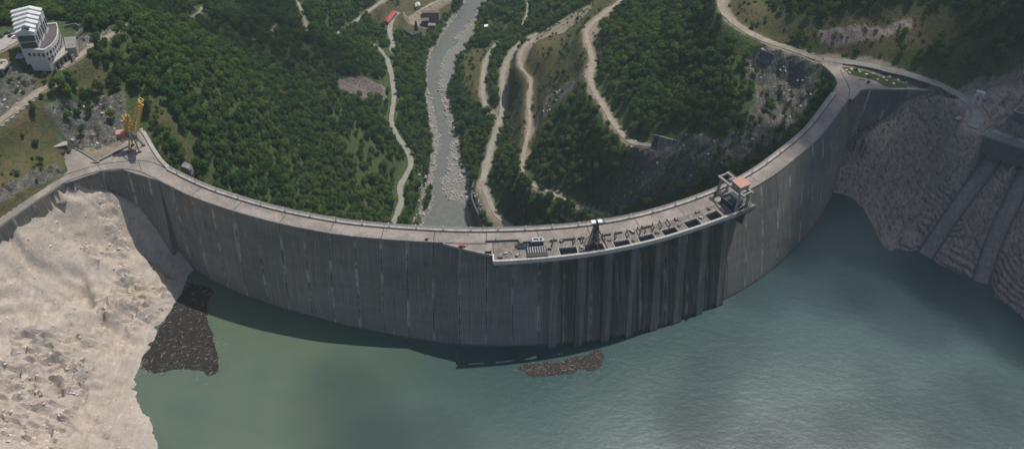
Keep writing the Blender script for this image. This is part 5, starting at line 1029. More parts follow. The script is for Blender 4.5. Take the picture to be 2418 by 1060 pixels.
# ---- white control station
ZB = 36.0
def poly(px, z): return [tuple(P(u, v, z)[:2]) for u, v in px]
c0 = W(90, 110, ZB); t = thing('control_station', c0, 'large white control building with ribbed stepped roof and curved lower wing on the ridge', 'building')
def wprism(root, nm, mt, pts, z0, z1): return part(root, nm, M[mt], lambda mb: mb.prism([(x - c0.x, y - c0.y) for x, y in pts], (np.array(z0) - c0.z).tolist() if hasattr(z0, '__len__') else z0 - c0.z, (np.array(z1) - c0.z).tolist() if hasattr(z1, '__len__') else z1 - c0.z))
ZA = ZB + 9.5
ann = [(60, 118), (104, 120), (120, 110), (130, 98), (136, 86), (137, 66), (134, 55), (108, 58), (92, 60)]
A_ = poly(ann, ZA)
wprism(t, 'wing_wall', 'white_paint', A_, ZB - 6, ZA - .6)
cen = np.mean(np.array(A_), 0)
inn = [tuple(cen + (np.array(p) - cen) * .93) for p in A_]
wprism(t, 'wing_roof', 'tar_roof', inn, ZA - .59, ZA - .3)
n_ = len(A_)
for i in range(n_):
    p, q = np.array(A_[i]), np.array(A_[(i + 1) % n_]); p2, q2 = np.array(inn[i]), np.array(inn[(i + 1) % n_])
    wprism(t, 'parapet', 'white_paint', [tuple(p), tuple(q), tuple(q2), tuple(p2)], ZA - .58, ZA + .55)
for i in range(0, 5):                                     # windows on the outward faces
    p, q = np.array(A_[i]), np.array(A_[i + 1]); L = np.linalg.norm(q - p); d_ = (q - p) / L; o_ = np.array([d_[1], -d_[0]])
    if np.dot(o_, p - cen) < 0: o_ = -o_
    k = max(1, int(L // 2.4)) if i else 4
    for j in range(k):
        c = p + d_ * L * (j + .5) / k + o_ * .06
        for zz in ((ZA - 3.4,) if i == 0 else (ZA - 3.2, ZA - 7.0)):
            w_ = part(t, 'window', M['glass_dark'], lambda mb: mb.box((c[0] - c0.x, c[1] - c0.y, zz - c0.z), (L / k * .55, .16, 2.0), math.atan2(d_[1], d_[0])))
            part(w_, 'sill', M['concrete_pale'], lambda mb: mb.box((c[0] - c0.x + o_[0] * .1, c[1] - c0.y + o_[1] * .1, zz - c0.z - 1.1), (L / k * .62, .3, .16), math.atan2(d_[1], d_[0])))
# tower: six stepped bays with white ribbed roof strips, dark sheet for the shaded front
ZT = ZA + 16.5
fl, fr_ = np.array(P(50, 117, ZA)[:2]), np.array(P(93, 114, ZA)[:2])
ux = (fr_ - fl); wx_ = np.linalg.norm(ux); ux /= wx_; uy = np.array([-ux[1], ux[0]]); dep = 25.0
org = fl
def tp(a, b): return tuple(org + ux * a + uy * b)
NBY = 6
for k in range(NBY):
    b0, b1 = dep * k / NBY, dep * (k + 1) / NBY; top = ZT - 6.0 + k * .75
    ins = .35 * (k % 2) + .5 * k * .3
    wprism(t, 'tower_bay', 'white_paint', [tp(0 - .8 * k, b0 + .02), tp(wx_ + .5 * k - ins, b0 + .02), tp(wx_ + .5 * k - ins, b1 - .02), tp(0 - .8 * k, b1 - .02)], ZB - 2, top)
    rr = [tp(-.6 - 1.1 * k, b0 + .1), tp(wx_ * .52, b0 + .1), tp(wx_ * .52, b1 - .1), tp(-.6 - 1.1 * k, b1 - .1)]
    ra = sum(rr[i][0] * rr[(i + 1) % 4][1] - rr[(i + 1) % 4][0] * rr[i][1] for i in range(4)) > 0
    wprism(t, 'roof_rib', 'roof_white', rr, [top + .02] * 4 if ra else [top + .02] * 4, [top + .9, top + 3.4, top + 3.0, top + .5] if ra else [top + .5, top + 3.0, top + 3.4, top + .9])
    r2 = [tp(wx_ * .53, b0 + .1), tp(wx_ + .5 * k + .4 - ins, b0 + .1), tp(wx_ + .5 * k + .4 - ins, b1 - .1), tp(wx_ * .53, b1 - .1)]
    wprism(t, 'roof_rib', 'roof_white', r2, [top + .02] * 4, [top + 3.4, top + 1.0, top + .6, top + 3.0] if ra else [top + 3.0, top + .6, top + 1.0, top + 3.4])
    wq = part(t, 'side_window', M['glass_dark'], lambda mb: mb.box((*(np.array(tp(wx_ + .5 * k - ins + .05, (b0 + b1) / 2)) - np.array([c0.x, c0.y])), (ZA + 5.5) - c0.z), (.15, 2.4, 6.0), math.atan2(ux[1], ux[0])))
part(t, 'shaded_front', M['glass_dark'], lambda mb: mb.box((*(np.array(tp(wx_ * .52, -.15)) - np.array([c0.x, c0.y])), ZA + 4.9 - c0.z), (wx_ * .86, .3, 9.6), math.atan2(ux[1], ux[0])))  # dark sheet stands in for the front face lying in shade
for k in range(3): part(t, 'front_band', M['white_paint'], lambda mb: mb.box((*(np.array(tp(wx_ * .56, -.38)) - np.array([c0.x, c0.y])), ZA + 9.9 - c0.z - 4.8 * k), (wx_ * .9, .4, .4), math.atan2(ux[1], ux[0])))
part(t, 'skylight', M['glass_dark'], lambda mb: mb.box((*(np.array(tp(wx_ * .6, 1.6)) - np.array([c0.x, c0.y])), ZT - 3.2 - c0.z), (wx_ * .36, 2.6, 1.6), math.atan2(ux[1], ux[0])))
part(t, 'entrance_canopy', M['concrete_pale'], lambda mb: mb.box((*(np.array(tp(-3, 2.4)) - np.array([c0.x, c0.y])), ZB + 3.4 - c0.z), (5.0, 5.4, .5), math.atan2(ux[1], ux[0])))
# outbuilding with pillared terrace in front
c0 = W(160, 120, 33.5); t = thing('pillared_annex', c0, 'low concrete terrace on pillars beside the curved wing of the white building', 'building')
wprism(t, 'terrace_slab', 'concrete_pale', poly([(124, 151), (165, 118), (170, 112), (152, 108), (134, 128)], 38), 37.0, 38.0)
wprism(t, 'block', 'concrete_pale', poly([(152, 90), (178, 87), (178, 112), (156, 114)], 39.5), 32, 39.5); wprism(t, 'roof', 'concrete_grey', poly([(151, 89), (179, 86), (179, 113), (155, 115)], 39.8), 39.51, 39.9)
for f in np.linspace(.03, .97, 5):
    p = np.array(P(126, 150, 37)) * (1 - f) + np.array(P(164, 119, 37)) * f; part(t, 'pillar', M['concrete_pale'], lambda mb: mb.box((p[0] - c0.x, p[1] - c0.y, 33.0 - c0.z), (.9, .9, 8.0)))
wprism(t, 'back_wall', 'concrete_dark', poly([(132, 143), (164, 118), (166, 116), (134, 140)], 37), 29, 36.95); wprism(t, 'buttress', 'concrete_pale', poly([(166, 118), (170, 113), (178, 140), (172, 144)], 33), 28, [37, 37, 30.5, 30.5])
t = thing('terrace_wall', W(175, 62, 35), 'angular low wall enclosing a grassy yard behind the white building', 'wall')
q = [W(150, 64, 35.5), W(178, 58, 35.0), W(196, 68, 34.0), W(178, 86, 34.2)]
for i in range(3): part(t, 'wall_panel', M['concrete_grey'], lambda mb: mb.beam(q[i] - W(175, 62, 35) + Vector((0, 0, -.4)), q[i + 1] - W(175, 62, 35) + Vector((0, 0, -.4)), .5, 2.6))
c0 = W(5, 168, 31); t = thing('pillared_platform', c0, 'concrete platform on tall pillars at the left edge above the rock slope', 'platform')
wprism(t, 'deck', 'concrete_pale', poly([(-40, 160), (8, 164), (20, 150), (16, 141), (-40, 138)], 37), 36.0, 37.2)
for u, v in ((3, 163), (17, 150), (-14, 162)): p = P(u, v, 36); part(t, 'pillar', M['concrete_pale'], lambda mb: mb.box((p[0] - c0.x, p[1] - c0.y, 30 - c0.z), (1.0, 1.0, 12)))
wprism(t, 'back_wall', 'concrete_dark', poly([(-30, 152), (14, 150), (14, 148), (-30, 149)], 36), 24, 35.98)
for k in range(4): p = P(-8 + 6 * k, 150 - (k % 2) * 4, 37.2); part(t, 'crate', M['white_paint'] if k % 2 else M['steel_dark'], lambda mb: mb.box((p[0] - c0.x, p[1] - c0.y, 37.7 - c0.z), (1.4, 1.0, 1.0), k))
def car(u, v, z, rz, paint, label, group=None):
    t = thing('parked_car', W(u, v, z), label, 'car', group, rz)
    part(t, 'body', M[paint], lambda mb: (mb.hexa([(-2.1, -.85, .35), (2.1, -.85, .35), (2.1, .85, .35), (-2.1, .85, .35)], [(-2.1, -.8, .95), (2.05, -.8, .85), (2.05, .8, .85), (-2.1, .8, .95)]), ))
    part(t, 'cabin', M['glass_dark'], lambda mb: mb.hexa([(-1.6, -.75, .93), (.9, -.75, .9), (.9, .75, .9), (-1.6, .75, .93)], [(-1.2, -.62, 1.42), (.3, -.62, 1.42), (.3, .62, 1.42), (-1.2, .62, 1.42)]))
    part(t, 'roof', M[paint], lambda mb: mb.box((-.45, 0, 1.46), (1.5, 1.22, .07)))
    for x in (-1.3, 1.3):
        for y in (-.8, .8): part(t, 'wheel', M['rubber'], lambda mb: mb.tube((x, y - .1, .32), (x, y + .1, .32), .32, 10))
    return t
car(36, 90, 36.2, .3, 'white_clean', 'white car parked beside the entrance of the white building'); car(27, 87, 36.2, .3, 'steel_dark', 'dark car parked left of the white car on the forecourt'); car(17, 78, 36.2, .5, 'blue_paint', 'blue car parked at the far edge of the forecourt'); car(1, 88, 36.2, .4, 'steel_dark', 'dark car at the left edge of the forecourt')
for k in range(8):
    f = k / 7; u, v = 8 + 82 * f, 300 - 68 * f; p = G(u, v); t = thing('kerb_block', p + Vector((0, 0, -.1)), 'pale concrete block on the ridge track verge, %s from the left' % ORD[k], 'block', 'blocks along the ridge track', .7); bx(t, 'block', 'concrete_pale', (0, 0, .4), (2.2, 1.0, 1.0)); bx(t, 'foot', 'concrete_grey', (0, 0, .05), (2.6, 1.3, .3))

# ================================================================== VILLAGE BELOW THE DAM
def house(name, px, z, wall_h, roof_h, wall, roof, label, hip=.12, ridge=True):
    """px: four roof corners in the photo (eaves), wound around"""
    q = [np.array(P(u, v, z + wall_h)[:2]) for u, v in px]; c = sum(q) / 4; zb = min(z, float(min(ground(*p) for p in q))) - 1.0
    t = thing(name, (c[0], c[1], z), label, 'building'); q = [p - c for p in q]; ins = [p * .93 for p in q]
    part(t, 'wall', M[wall], lambda mb: mb.prism([tuple(p) for p in ins], zb - z, wall_h - .05))
    if np.linalg.norm(q[1] - q[0]) < np.linalg.norm(q[2] - q[1]): q = q[1:] + q[:1]
    m1, m2 = (q[1] + q[2]) / 2, (q[3] + q[0]) / 2; r1, r2 = m1 + (m2 - m1) * hip, m2 + (m1 - m2) * hip; v3 = lambda p, zz: (p[0], p[1], zz)
    if ridge:
        part(t, 'roof', M[roof], lambda mb: mb.add([v3(q[0], wall_h), v3(q[1], wall_h), v3(q[2], wall_h), v3(q[3], wall_h), v3(r1, wall_h + roof_h), v3(r2, wall_h + roof_h), v3(q[0], wall_h - .25), v3(q[1], wall_h - .25), v3(q[2], wall_h - .25), v3(q[3], wall_h - .25)], [(0, 1, 4, 5), (1, 2, 4), (2, 3, 5, 4), (3, 0, 5), (7, 6, 9, 8), (0, 6, 7, 1), (1, 7, 8, 2), (2, 8, 9, 3), (3, 9, 6, 0)]))
    else:
        part(t, 'roof', M[roof], lambda mb: mb.prism([tuple(p) for p in q], wall_h - .04, wall_h + roof_h))
    for a, b in ((ins[0], ins[1]), (ins[1], ins[2]), (ins[2], ins[3]), (ins[3], ins[0])):
        d_ = b - a; L = np.linalg.norm(d_); d_ = d_ / L; o_ = np.array([d_[1], -d_[0]])
        if o_ @ (a + b) < 0: o_ = -o_
        for k in range(int(L // 4)):
            c_ = a + d_ * L * (k + .5) / int(L // 4) + o_ * .03; part(t, 'window', M['glass_dark'], lambda mb: mb.box((c_[0], c_[1], wall_h * .55), (1.3, .12, 1.3), math.atan2(d_[1], d_[0])))
    return t
t = house('long_shed', [(928, 24), (938, 28), (917, 54), (907, 48)], -192, 4.0, 2.2, 'concrete_pale', 'red_roof', 'long shed with red metal roof beside the valley road')
t = house('cottage', [(979, 9), (991, 6), (993, 14), (981, 17)], -205, 3.6, 2.2, 'concrete_pale', 'white_paint', 'small house with bright pale roof at the top of the village')
t = house('long_hall', [(995, 25), (1037, 24), (1037, 31), (996, 31)], -206, 4.2, 1.0, 'concrete_grey', 'brown_roof', 'long low hall with brown roof near the river')
t = house('workshop', [(945, 66), (951, 63), (979, 78), (974, 85)], -206, 5.0, .6, 'concrete_dark', 'dark_roof', 'long dark flat-roofed workshop wing left of the conifer', ridge=False)
t = house('workshop', [(974, 84), (997, 77), (994, 71), (976, 77)], -206, 4.6, .6, 'concrete_dark', 'dark_roof', 'short dark flat-roofed workshop wing in front of the conifer', ridge=False)
t = house('shed', [(1011, 56), (1029, 56), (1028, 62), (1011, 62)], -209, 2.6, .5, 'concrete_grey', 'concrete_grey', 'grey flat shed between the conifer and the river', ridge=False)
t = house('shed', [(994, 44), (1012, 42), (1013, 49), (994, 51)], -207, 2.8, .8, 'concrete_dark', 'brown_roof', 'dark roofed shed just below the brown hall')
t = house('shed', [(1143, 60), (1152, 59), (1153, 64), (1144, 65)], -211, 2.6, .6, 'concrete_pale', 'white_clean', 'tiny white-roofed shed among trees right of the river', ridge=False)
t = house('pump_house', [(963, 524), (972, 512), (983, 514), (976, 526)], -212, 4.0, .6, 'concrete_grey', 'concrete_grey', 'small grey flat-roofed hut beside the pool at the dam foot', ridge=False)
t = house('tunnel_hut', [(1148, 345), (1157, 343), (1157, 353), (1149, 355)], -206, 3.4, .5, 'concrete_pale', 'concrete_pale', 'small pale hut with dark doorway beside the right valley road', ridge=False)
part(t, 'doorway', M['rubber'], lambda mb: mb.box((0, -1.9, 1.6), (1.4, .8, 2.6)))
t = thing('van', W(950, 48, -204.6), 'white van parked between the red shed and the conifer', 'van', rz=.5); part(t, 'body', M['white_clean'], lambda mb: mb.hexa([(-2.7, -1, .4), (2.7, -1, .4), (2.7, 1, .4), (-2.7, 1, .4)], [(-2.6, -.9, 2.4), (1.7, -.9, 2.4), (1.7, .9, 2.4), (-2.6, .9, 2.4)])); part(t, 'windscreen', M['glass_dark'], lambda mb: (mb.beam((2.62, -.85, 1.3), (2.62, .85, 1.3), .3, .7), ))
for x in (-1.7, 1.7):
    for y in (-.95, .95): part(t, 'wheel', M['rubber'], lambda mb: mb.tube((x, y - .12, .4), (x, y + .12, .4), .4, 10))
# conifer
p = W(983, 78, -207); p.z = float(ground(p.x, p.y)) - .3; t = thing('spruce_tree', p, 'tall dark conical spruce standing amid the village buildings', 'tree')
part(t, 'trunk', M['bark'], lambda mb: mb.tube((0, 0, 0), (0, 0, 21), .45, 8, .08))
def spruce(mb):
    rg = np.random.default_rng(9)
    for k in range(900):
        f = rg.uniform(0, 1) ** .8; z = 1.5 + 20.5 * f; r = (1 - f) ** .85 * 4.6 * rg.uniform(.35, 1.05); a = rg.uniform(0, 6.283); d_ = Vector((math.cos(a), math.sin(a), -.25)); c = Vector((math.cos(a) * r, math.sin(a) * r, z)); s_ = rg.uniform(.4, .9); sd_ = Vector((-math.sin(a), math.cos(a), 0)) * s_ * .6
        mb.add([c - d_ * s_, c - sd_, c + d_ * s_, c + sd_ + Vector((0, 0, .15))], [(0, 1, 2, 3)])
part(t, 'crown', M['leaf_dark'], spruce)
# retaining wall between the valley road and the pool
q = resample([P(u, v, -203.4) for u, v in [(1118, 430), (1114, 465), (1128, 500), (1146, 545)]], 8.0); t = thing('retaining_wall', q[0], 'tall dark retaining wall between the pool and the right valley road', 'wall')
for a, b in zip(q[:-1], q[1:]):
    a_, b_ = Vector(a) - Vector(q[0]), Vector(b) - Vector(q[0]); d_ = (b_ - a_); d_.normalize(); e = Vector((-d_.y, d_.x, 0)) * .8; d_ *= .08; zb = Vector((0, 0, -24))
    part(t, 'wall_panel', M['concrete_dark'], lambda mb: mb.hexa([a_ + d_ - e + zb, b_ - d_ - e + zb, b_ - d_ + e + zb, a_ + d_ + e + zb], [a_ + d_ - e, b_ - d_ - e, b_ - d_ + e, a_ + d_ + e]))

# ================================================================== RIGHT ABUTMENT
q = [W(1738, 88, 5.2), W(1768, 103, 3.6), W(1800, 117, 2.0), W(1828, 128, 1.0)]
t = thing('retaining_wall', q[0], 'dark leaning retaining wall under the road on the right hillside', 'wall')
for a, b in zip(q[:-1], q[1:]):
    a_, b_ = a - q[0], b - q[0]; d_ = (b_ - a_).normalized(); e = Vector((d_.y, -d_.x, 0)); d_ = d_ * .1; dz = Vector((0, 0, -13))
    part(t, 'wall_panel', M['concrete_dark'], lambda mb: mb.hexa([a_ + d_ + e * 4 + dz, b_ - d_ + e * 4 + dz, b_ - d_ - e + dz, a_ + d_ - e + dz], [a_ + d_ + e * .8, b_ - d_ + e * .8, b_ - d_ - e, a_ + d_ - e]))
part(t, 'foot_ledge', M['concrete_grey'], lambda mb: mb.beam(W(1750, 125, -8) - q[0], W(1880, 148, -8) - q[0], 2.2, 1.0))
q = resample([P(u, v, -52) for u, v in [(1545, 318), (1590, 330), (1640, 345), (1690, 362)]], 5.0); t = thing('ribbed_wall', q[0], 'grey ribbed concrete slope wall half hidden in the shaded right hillside', 'wall')
for i, (a, b) in enumerate(zip(q[:-1], q[1:])):
    a_, b_ = Vector(a) - Vector(q[0]), Vector(b) - Vector(q[0]); d_ = (b_ - a_).normalized(); e = Vector((d_.y, -d_.x, 0)); d_ = d_ * .1; dz = Vector((0, 0, -15))
    part(t, 'wall_panel', M['concrete_grey'] if i % 3 else M['concrete_dark'], lambda mb: mb.hexa([a_ + d_ + e * 6 + dz, b_ - d_ + e * 6 + dz, b_ - d_ - e + dz, a_ + d_ - e + dz], [a_ + d_ + e * .6, b_ - d_ + e * .6, b_ - d_ - e, a_ + d_ - e])); part(t, 'rib', M['concrete_pale'], lambda mb: mb.beam(a_ + e * 6.4 + dz, a_ + e * .9 + Vector((0, 0, .4)), .6, .7))
# white portal frame
p0, p1 = W(2300, 236, 10), W(2313, 240, 10); c = (p0 + p1) / 2; t = thing('concrete_gateway', c, 'white concrete portal frame standing in scrub above the abutment road', 'portal')
d_ = (p1 - p0); L = d_.length; d_.normalize()
for k in (-1, 1): part(t, 'leg', M['white_paint'], lambda mb: mb.beam(d_ * k * L / 2 + Vector((0, 0, -3)), d_ * k * L / 2 + Vector((0, 0, 6.2)), 1.3, 1.5))
part(t, 'lintel', M['white_paint'], lambda mb: mb.beam(d_ * -(L / 2 + .9) + Vector((0, 0, 6.9)), d_ * (L / 2 + .9) + Vector((0, 0, 6.9)), 2.2, 1.4))
# intake gate house at the right edge
ZI = 6.0; c0 = W(2380, 330, ZI); t = thing('intake_gatehouse', c0, 'dark concrete intake structure with pale deck and pillared hoist frame at the right edge', 'intake')
wprism(t, 'deck', 'concrete_grey', poly([(2318, 318), (2336, 302), (2470, 342), (2470, 366)], ZI), ZI - 1.5, ZI); wprism(t, 'deck_patch', 'concrete_pale', poly([(2342, 312), (2350, 306), (2395, 320), (2388, 328)], ZI), ZI + .004, ZI + .12); wprism(t, 'deck_patch', 'concrete_pale', poly([(2396, 330), (2404, 326), (2440, 338), (2430, 344)], ZI), ZI + .004, ZI + .12)
wprism(t, 'front_wall', 'concrete_dark', poly([(2322, 318), (2334, 308), (2470, 350), (2470, 364)], ZI), ZI - 15, ZI - 1.52)
for k in range(7): p = P(2335 + 19 * k, 326 + 5.6 * k, ZI - 4); part(t, 'drain_spout', M['concrete_pale'], lambda mb: mb.box((p[0] - c0.x, p[1] - c0.y - .6, ZI - 4 - c0.z), (1.0, 1.6, .8)))
for k in range(4): p = P(2328 + 36 * k, 322 + 11 * k, ZI - 2); part(t, 'buttress', M['concrete_dark'], lambda mb: mb.box((p[0] - c0.x, p[1] - c0.y - .5, ZI - 8.3 - c0.z), (1.6, 3.0, 13.4)))
for k, (u, v) in enumerate(((2385, 276), (2404, 282), (2424, 288))): p = P(u, v, ZI + 12); part(t, 'column', M['concrete_grey'], lambda mb: mb.box((p[0] - c0.x, p[1] - c0.y, ZI + 5.5 - c0.z), (2.0, 2.0, 14.0)))
wprism(t, 'hoist_deck', 'concrete_dark', poly([(2380, 282), (2384, 270), (2470, 294), (2470, 308)], ZI + 13.5), ZI + 12.5, ZI + 13.6); wprism(t, 'hoist_house', 'concrete_dark', poly([(2396, 262), (2408, 250), (2470, 268), (2470, 284)], ZI + 20), ZI + 13.62, ZI + 20)
for a, b in (((2395, 262), (2408, 250)), ((2408, 250), (2470, 268)), ((2395, 262), (2470, 285))): part(t, 'roof_kerb', M['concrete_pale'], lambda mb: mb.beam(W(*a, ZI + 20.3) - c0, W(*b, ZI + 20.3) - c0, .6, .6))
part(t, 'railing', M['rail_grey'], lambda mb: mb.beam(W(2322, 318, ZI + 1.1) - c0, W(2344, 301, ZI + 1.1) - c0, .25)); part(t, 'railing', M['rail_grey'], lambda mb: mb.beam(W(2340, 300, ZI + 1.1) - c0, W(2470, 338, ZI + 1.1) - c0, .25))
# chutes
m = NT('chute_concrete'); ps = m.pos(); a = m.noise(m.map(ps, (.5, .5, .02)), 1.0, 4, .6); b = m.noise(ps, .12, 4, .6)
base_ = m.mix(m.ramp(a, .35, .65), (.17, .148, .132), (.26, .225, .20)); base_ = m.mix(m.math('MULTIPLY', m.ramp(b, .45, .65), .5), base_, (.15, .13, .115)); m.surf(base_, .9, .15, normal=m.bump(a, .3, .3)); M['chute'] = m.mat
for i, pl in enumerate(CHUTES):
    lb = ['left one of the two straight concrete chutes running down the right bank', 'right one of the two straight concrete chutes running down the right bank'][i]
    t = thing('concrete_chute', pl[-1], lb, 'chute', 'chutes on the right bank'); o0 = np.array(pl[-1]); tt = np.gradient(pl[:, :2], axis=0); tt /= np.linalg.norm(tt, axis=1)[:, None]; nn = np.stack([-tt[:, 1], tt[:, 0]], 1); w_ = 4.6
    seg = list(range(0, len(pl) - 1, 4)) + [len(pl) - 1]
    for a, b in zip(seg[:-1], seg[1:]):
        A0, B0 = pl[a] - o0, pl[b] - o0; cut = (B0 - A0) * .004
        def q4(l, r, z0, z1): return ([(*(A0[:2] + nn[a] * l), A0[2] + z0), (*(B0[:2] + nn[b] * l - cut[:2]), B0[2] + z0), (*(B0[:2] + nn[b] * r - cut[:2]), B0[2] + z0), (*(A0[:2] + nn[a] * r), A0[2] + z0)], [(*(A0[:2] + nn[a] * l), A0[2] + z1), (*(B0[:2] + nn[b] * l - cut[:2]), B0[2] + z1), (*(B0[:2] + nn[b] * r - cut[:2]), B0[2] + z1), (*(A0[:2] + nn[a] * r), A0[2] + z1)])
        part(t, 'floor_slab', M['chute'], lambda mb: mb.hexa(*q4(-w_, w_, -2, 0)))
        for sg in (-1, 1): part(t, 'side_wall', M['concrete_dark'], lambda mb: mb.hexa(*q4(sg * (w_ + .02), sg * (w_ + 1.1), -3, 1.5)))  # walls coloured dark to stand in for the shadow band along each side
# hut and kerb ring by the abutment road
t = thing('ruined_hut', G(2264, 286), 'pale ruined concrete slab hut below the bend of the abutment road', 'hut'); bx(t, 'slab', 'concrete_pale', (0, 0, 2.0), (7.0, 3.2, .5), .5)
for k in (-1, 1): bx(t, 'wall', 'concrete_grey', (k * 2.6, k * 1.4, .6), (.5, 2.6, 2.6), .5)
SX = [1998, 2010, 2005, 2030, 2045, 2060, 2085, 2100, 2120, 2140, 2072, 2110, 2025, 2092]
for i, (u, v) in enumerate([(1998, 168), (2010, 166), (2005, 174), (2030, 172), (2045, 178), (2060, 176), (2085, 186), (2100, 184), (2120, 192), (2140, 196), (2072, 190), (2110, 200), (2025, 168), (2092, 192)]):
    p = G(u, v); o = bpy.data.objects.new('field_stone', rock_mesh('field_stone', 700 + i, M['rock_pale'], 1, (1.2, .9, .6))); col.objects.link(o); s_ = 2.0 + (i * 37 % 10) * .12; o.location = p + Vector((0, 0, .2)); o.scale = (s_,) * 3; o.rotation_euler = (0, 0, i); tag(o, 'pale stone in the green triangle by the right abutment road, %s from its left tip' % ordinal(1 + sorted(SX).index(u)), 'stone', 'stones in the green triangle')
t = thing('steel_hatch', W(2035, 189), 'dark rectangular hatch set in the right abutment apron', 'hatch'); bx(t, 'cover', 'steel_dark', (0, 0, .12), (5.0, 1.6, .2), -.2); bx(t, 'frame', 'concrete_pale', (0, 0, .04), (5.8, 2.4, .1), -.2)
t = thing('control_cabinet', W(2050, 196), 'small dark cabinet standing on the right abutment apron', 'cabinet'); bx(t, 'body', 'steel_dark', (0, 0, 1.0), (1.8, 1.2, 2.0)); bx(t, 'cap', 'concrete_grey', (0, 0, 2.1), (2.1, 1.5, .2))

# ================================================================== FLOATING DRIFTWOOD
m = NT('debris_base'); ps = m.pos(); a = m.noise(ps, .9, 5, .7); m.surf(m.mix(m.ramp(a, .35, .7), (.018, .016, .017), (.05, .043, .041)), .9, .1, normal=m.bump(a, .8, .4)); M['debris'] = m.mat
def mat_of_drift(name, px, n, label, seed, mats):
    rg = np.random.default_rng(seed); pg = [np.array(P(u, v, ZW)[:2]) for u, v in px]; rim = resample(np.vstack([pg, pg[:1]]), 1.6)[:-1]
    rim = rim + np.stack([fbm(rim[:, 0], rim[:, 1], 5, 3, seed), fbm(rim[:, 0] + 50, rim[:, 1], 5, 3, seed + 1)], 1) * 2.2
    bm = bmesh.new(); vv = [bm.verts.new((x, y, ZW + .07)) for x, y in rim]; f = bm.faces.new(vv); bmesh.ops.triangulate(bm, faces=[f]); me = bpy.data.meshes.new('mat')
    for f in bm.faces:
        if f.normal.z < 0: f.normal_flip()
    bm.to_mesh(me); bm.free(); base_v = [tuple(v.co) for v in me.vertices]; base_f = [tuple(p.vertices) for p in me.polygons]; bpy.data.meshes.remove(me)
    mb = MB(); mb.add(base_v, base_f, 0); lo, hi = rim.min(0), rim.max(0); k = 0
    while k < n:
        x, y = rg.uniform(lo[0], hi[0]), rg.uniform(lo[1], hi[1])
        if not inpoly(np.array([x]), np.array([y]), rim)[0]: k += .2; continue
        L = .35 + 2.6 * rg.uniform() ** 3; a = rg.uniform(0, 6.283) if rg.uniform() < .6 else rg.normal(.6, .4); d_ = Vector((math.cos(a) * L / 2, math.sin(a) * L / 2, rg.uniform(-.12, .12))); c = Vector((x, y, ZW + .15 + .1 * rg.uniform())); mb.beam(c - d_, c + d_, .08 + .12 * rg.uniform() + .03 * L, None, int(rg.choice([1] * 9 + [2] * 7 + [3]))); k += 1
    for k in range(n // 30):
        p_ = rim[rg.integers(len(rim))] + rg.normal(size=2) * 3.2
        if p_[1] > np.interp(p_[0], ARCU[:, 0], ARCU[:, 1]) - 12 or float(ground(*p_)) > ZW - .5: continue
        a = rg.uniform(0, 6.283); L = rg.uniform(.4, 2.6); d_ = Vector((math.cos(a) * L / 2, math.sin(a) * L / 2, 0)); c = Vector((p_[0], p_[1], ZW + .08)); mb.beam(c - d_, c + d_, .16, None, int(rg.integers(1, 4)))
    o = mb.build(name, mats); return tag(o, label, 'driftwood', kind='stuff')
simple('wood_dark', (.055, .046, .040), .9, .35, 1.2); simple('wood_brown', (.085, .066, .055), .9, .35, 1.2); simple('wood_pale', (.33, .29, .25), .9, .25, 1.2)
mat_of_drift('driftwood_raft', [(455, 668), (500, 685), (488, 730), (492, 760), (505, 810), (516, 850), (512, 882), (492, 884), (470, 872), (420, 870), (360, 880), (330, 850), (380, 770), (420, 700)], 6500, 'dark raft of driftwood floating against the left bank', 5, [M['debris'], M['wood_dark'], M['wood_dark'], M['wood_pale']])
mat_of_drift('driftwood_raft', [(1215, 872), (1245, 862), (1300, 856), (1360, 842), (1420, 828), (1426, 846), (1412, 872), (1388, 878), (1370, 870), (1340, 882), (1300, 888), (1262, 888), (1240, 884), (1243, 876)], 2600, 'brownish raft of driftwood floating before the intake piers', 6, [M['debris'], M['wood_brown'], M['wood_dark'], M['wood_pale']])
for i, (a, b, lb) in enumerate([((1106, 859), (1144, 857), 'long pale log floating in the platform shadow, left of the driftwood'), ((1170, 856), (1212, 851), 'pale log floating in the platform shadow nearest the driftwood raft'), ((1076, 864), (1082, 863), 'short pale log at the corner of the platform shadow')]):
    p, q = W(*a, ZW + .12), W(*b, ZW + .12); t = thing('floating_log', p, lb, 'log'); part(t, 'stem', M['wood_pale'] if i < 3 else M['wood_dark'], lambda mb: (mb.tube((0, 0, 0), q - p, .45, 8, .3), )); part(t, 'branch_stub', M['wood_pale'] if i < 3 else M['wood_dark'], lambda mb: mb.tube((q - p) * .6, (q - p) * .6 + Vector((.4, .9, .3)), .16, 6, .08))
p = W(62, 870, 0); a_, b_ = G(66, 820), G(52, 888); t = thing('timber_pole', b_, 'weathered timber pole lying on the pale left bank', 'pole'); part(t, 'stem', M['wood_brown'], lambda mb: (mb.tube((0, 0, .9), a_ - b_ + Vector((0, 0, .9)), .32, 8, .22), )); part(t, 'cap', M['steel_dark'], lambda mb: mb.tube((0, 0, .7), (0, -.4, 1.0), .4, 8))
t = thing('steel_tank', G(148, 483), 'dark open steel box lying near the top of the pale left bank', 'box'); bx(t, 'floor', 'steel_dark', (0, 0, .4), (5.4, 3.4, .4), .2)
for k in (-1, 1): bx(t, 'side', 'steel_grey', (-math.sin(.2) * k * 1.7, math.cos(.2) * k * 1.7, 1.0), (5.4, .25, 1.4), .2)

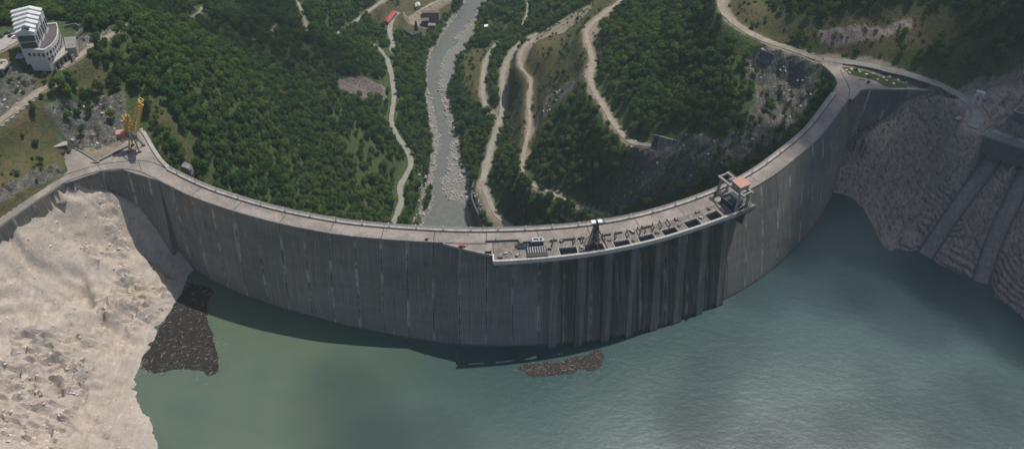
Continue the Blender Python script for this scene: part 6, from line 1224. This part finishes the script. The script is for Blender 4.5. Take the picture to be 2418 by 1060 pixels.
# ================================================================== CLOUDS (outside the frame, overhead towards the sun) and AIR
m = NT('cloud'); v = m.n('ShaderNodeVolumePrincipled', {'Color': (1, 1, 1, 1), 'Density': .021, 'Anisotropy': .6}); m.t.links.new(v.outputs[0], m.out.inputs['Volume']); M['cloud'] = m.mat
bm = bmesh.new(); bmesh.ops.create_icosphere(bm, subdivisions=4, radius=1.0)
for q in bm.verts: p_ = q.co.copy(); q.co *= 1 + .22 * float(fbm(np.array([p_.x * 3 + p_.z * 2.1]), np.array([p_.y * 3 - p_.z * 1.7]), 1.0, 3, 5)[0])
cme = bpy.data.meshes.new('cloud'); bm.to_mesh(cme); bm.free(); cme.materials.append(M['cloud'])
m = NT('thin_cloud'); v = m.n('ShaderNodeVolumePrincipled', {'Color': (1, 1, 1, 1), 'Density': .018, 'Anisotropy': .6}); m.t.links.new(v.outputs[0], m.out.inputs['Volume'])
cme2 = cme.copy(); cme2.materials.clear(); cme2.materials.append(m.mat)
PUFFS = [  # where its shadow falls (photo pixel, level), radius
    (1990, 330, -10, 62), (2110, 430, -50, 70), (2260, 560, -70, 75), (2420, 640, -60, 80), (1900, 500, -70, 52), (2190, 390, -30, 60), (2400, 420, -20, 85), (1960, 640, -70, 46), (2130, 700, -70, 48), (2450, 330, 6, 60),
    (1800, 360, -30, 42), (1690, 420, -60, 44), (1560, 430, -80, 40), (1830, 560, -70, 36), (2440, 800, -70, 36), (1790, 690, -70, 26),
    (2180, 10, 20, 55), (2380, 40, 30, 75), (1960, 30, 20, 46),
    (560, 110, -85, 60), (700, 130, -112, 70), (820, 150, -145, 50), (420, 40, -50, 60), (250, 5, -20, 60), (620, 30, -110, 55)]
THIN = [(1640, 960, -70, 26), (1720, 1040, -70, 30), (1900, 1055, -70, 30), (2090, 925, -70, 17), (2110, 1015, -70, 28), (2300, 1045, -70, 34), (2410, 960, -70, 24), (1720, 830, -70, 22), (820, 1010, -70, 34), (940, 1070, -70, 30)]
for i, (u, v_, z, r) in enumerate(PUFFS + THIN):
    g = Vector(P(u, v_, z)); h = 1150.0 + 25 * (i % 3); c = g + SUND * ((h - z) / SUND.z)
    o = bpy.data.objects.new('cloud', cme); col.objects.link(o); o.location = c; o.scale = (r, r * .95, r * (.42 if i < len(PUFFS) else .35))
    if i >= len(PUFFS): o.data = cme2; o.scale[0] *= 1.7
    o.rotation_euler = (0, 0, i * 1.3); tag(o, kind='structure')
m = NT('haze'); v = m.n('ShaderNodeVolumePrincipled', {'Color': (.74, .93, .97, 1), 'Density': .00010, 'Anisotropy': .2}); m.t.links.new(v.outputs[0], m.out.inputs['Volume']); M['haze'] = m.mat
mb = MB(); mb.box((0, 500, 50), (2600, 2600, 640)); HAZE = mb.build('haze', M['haze']); tag(HAZE, 'thin bluish air haze over the valley', 'haze', kind='stuff')
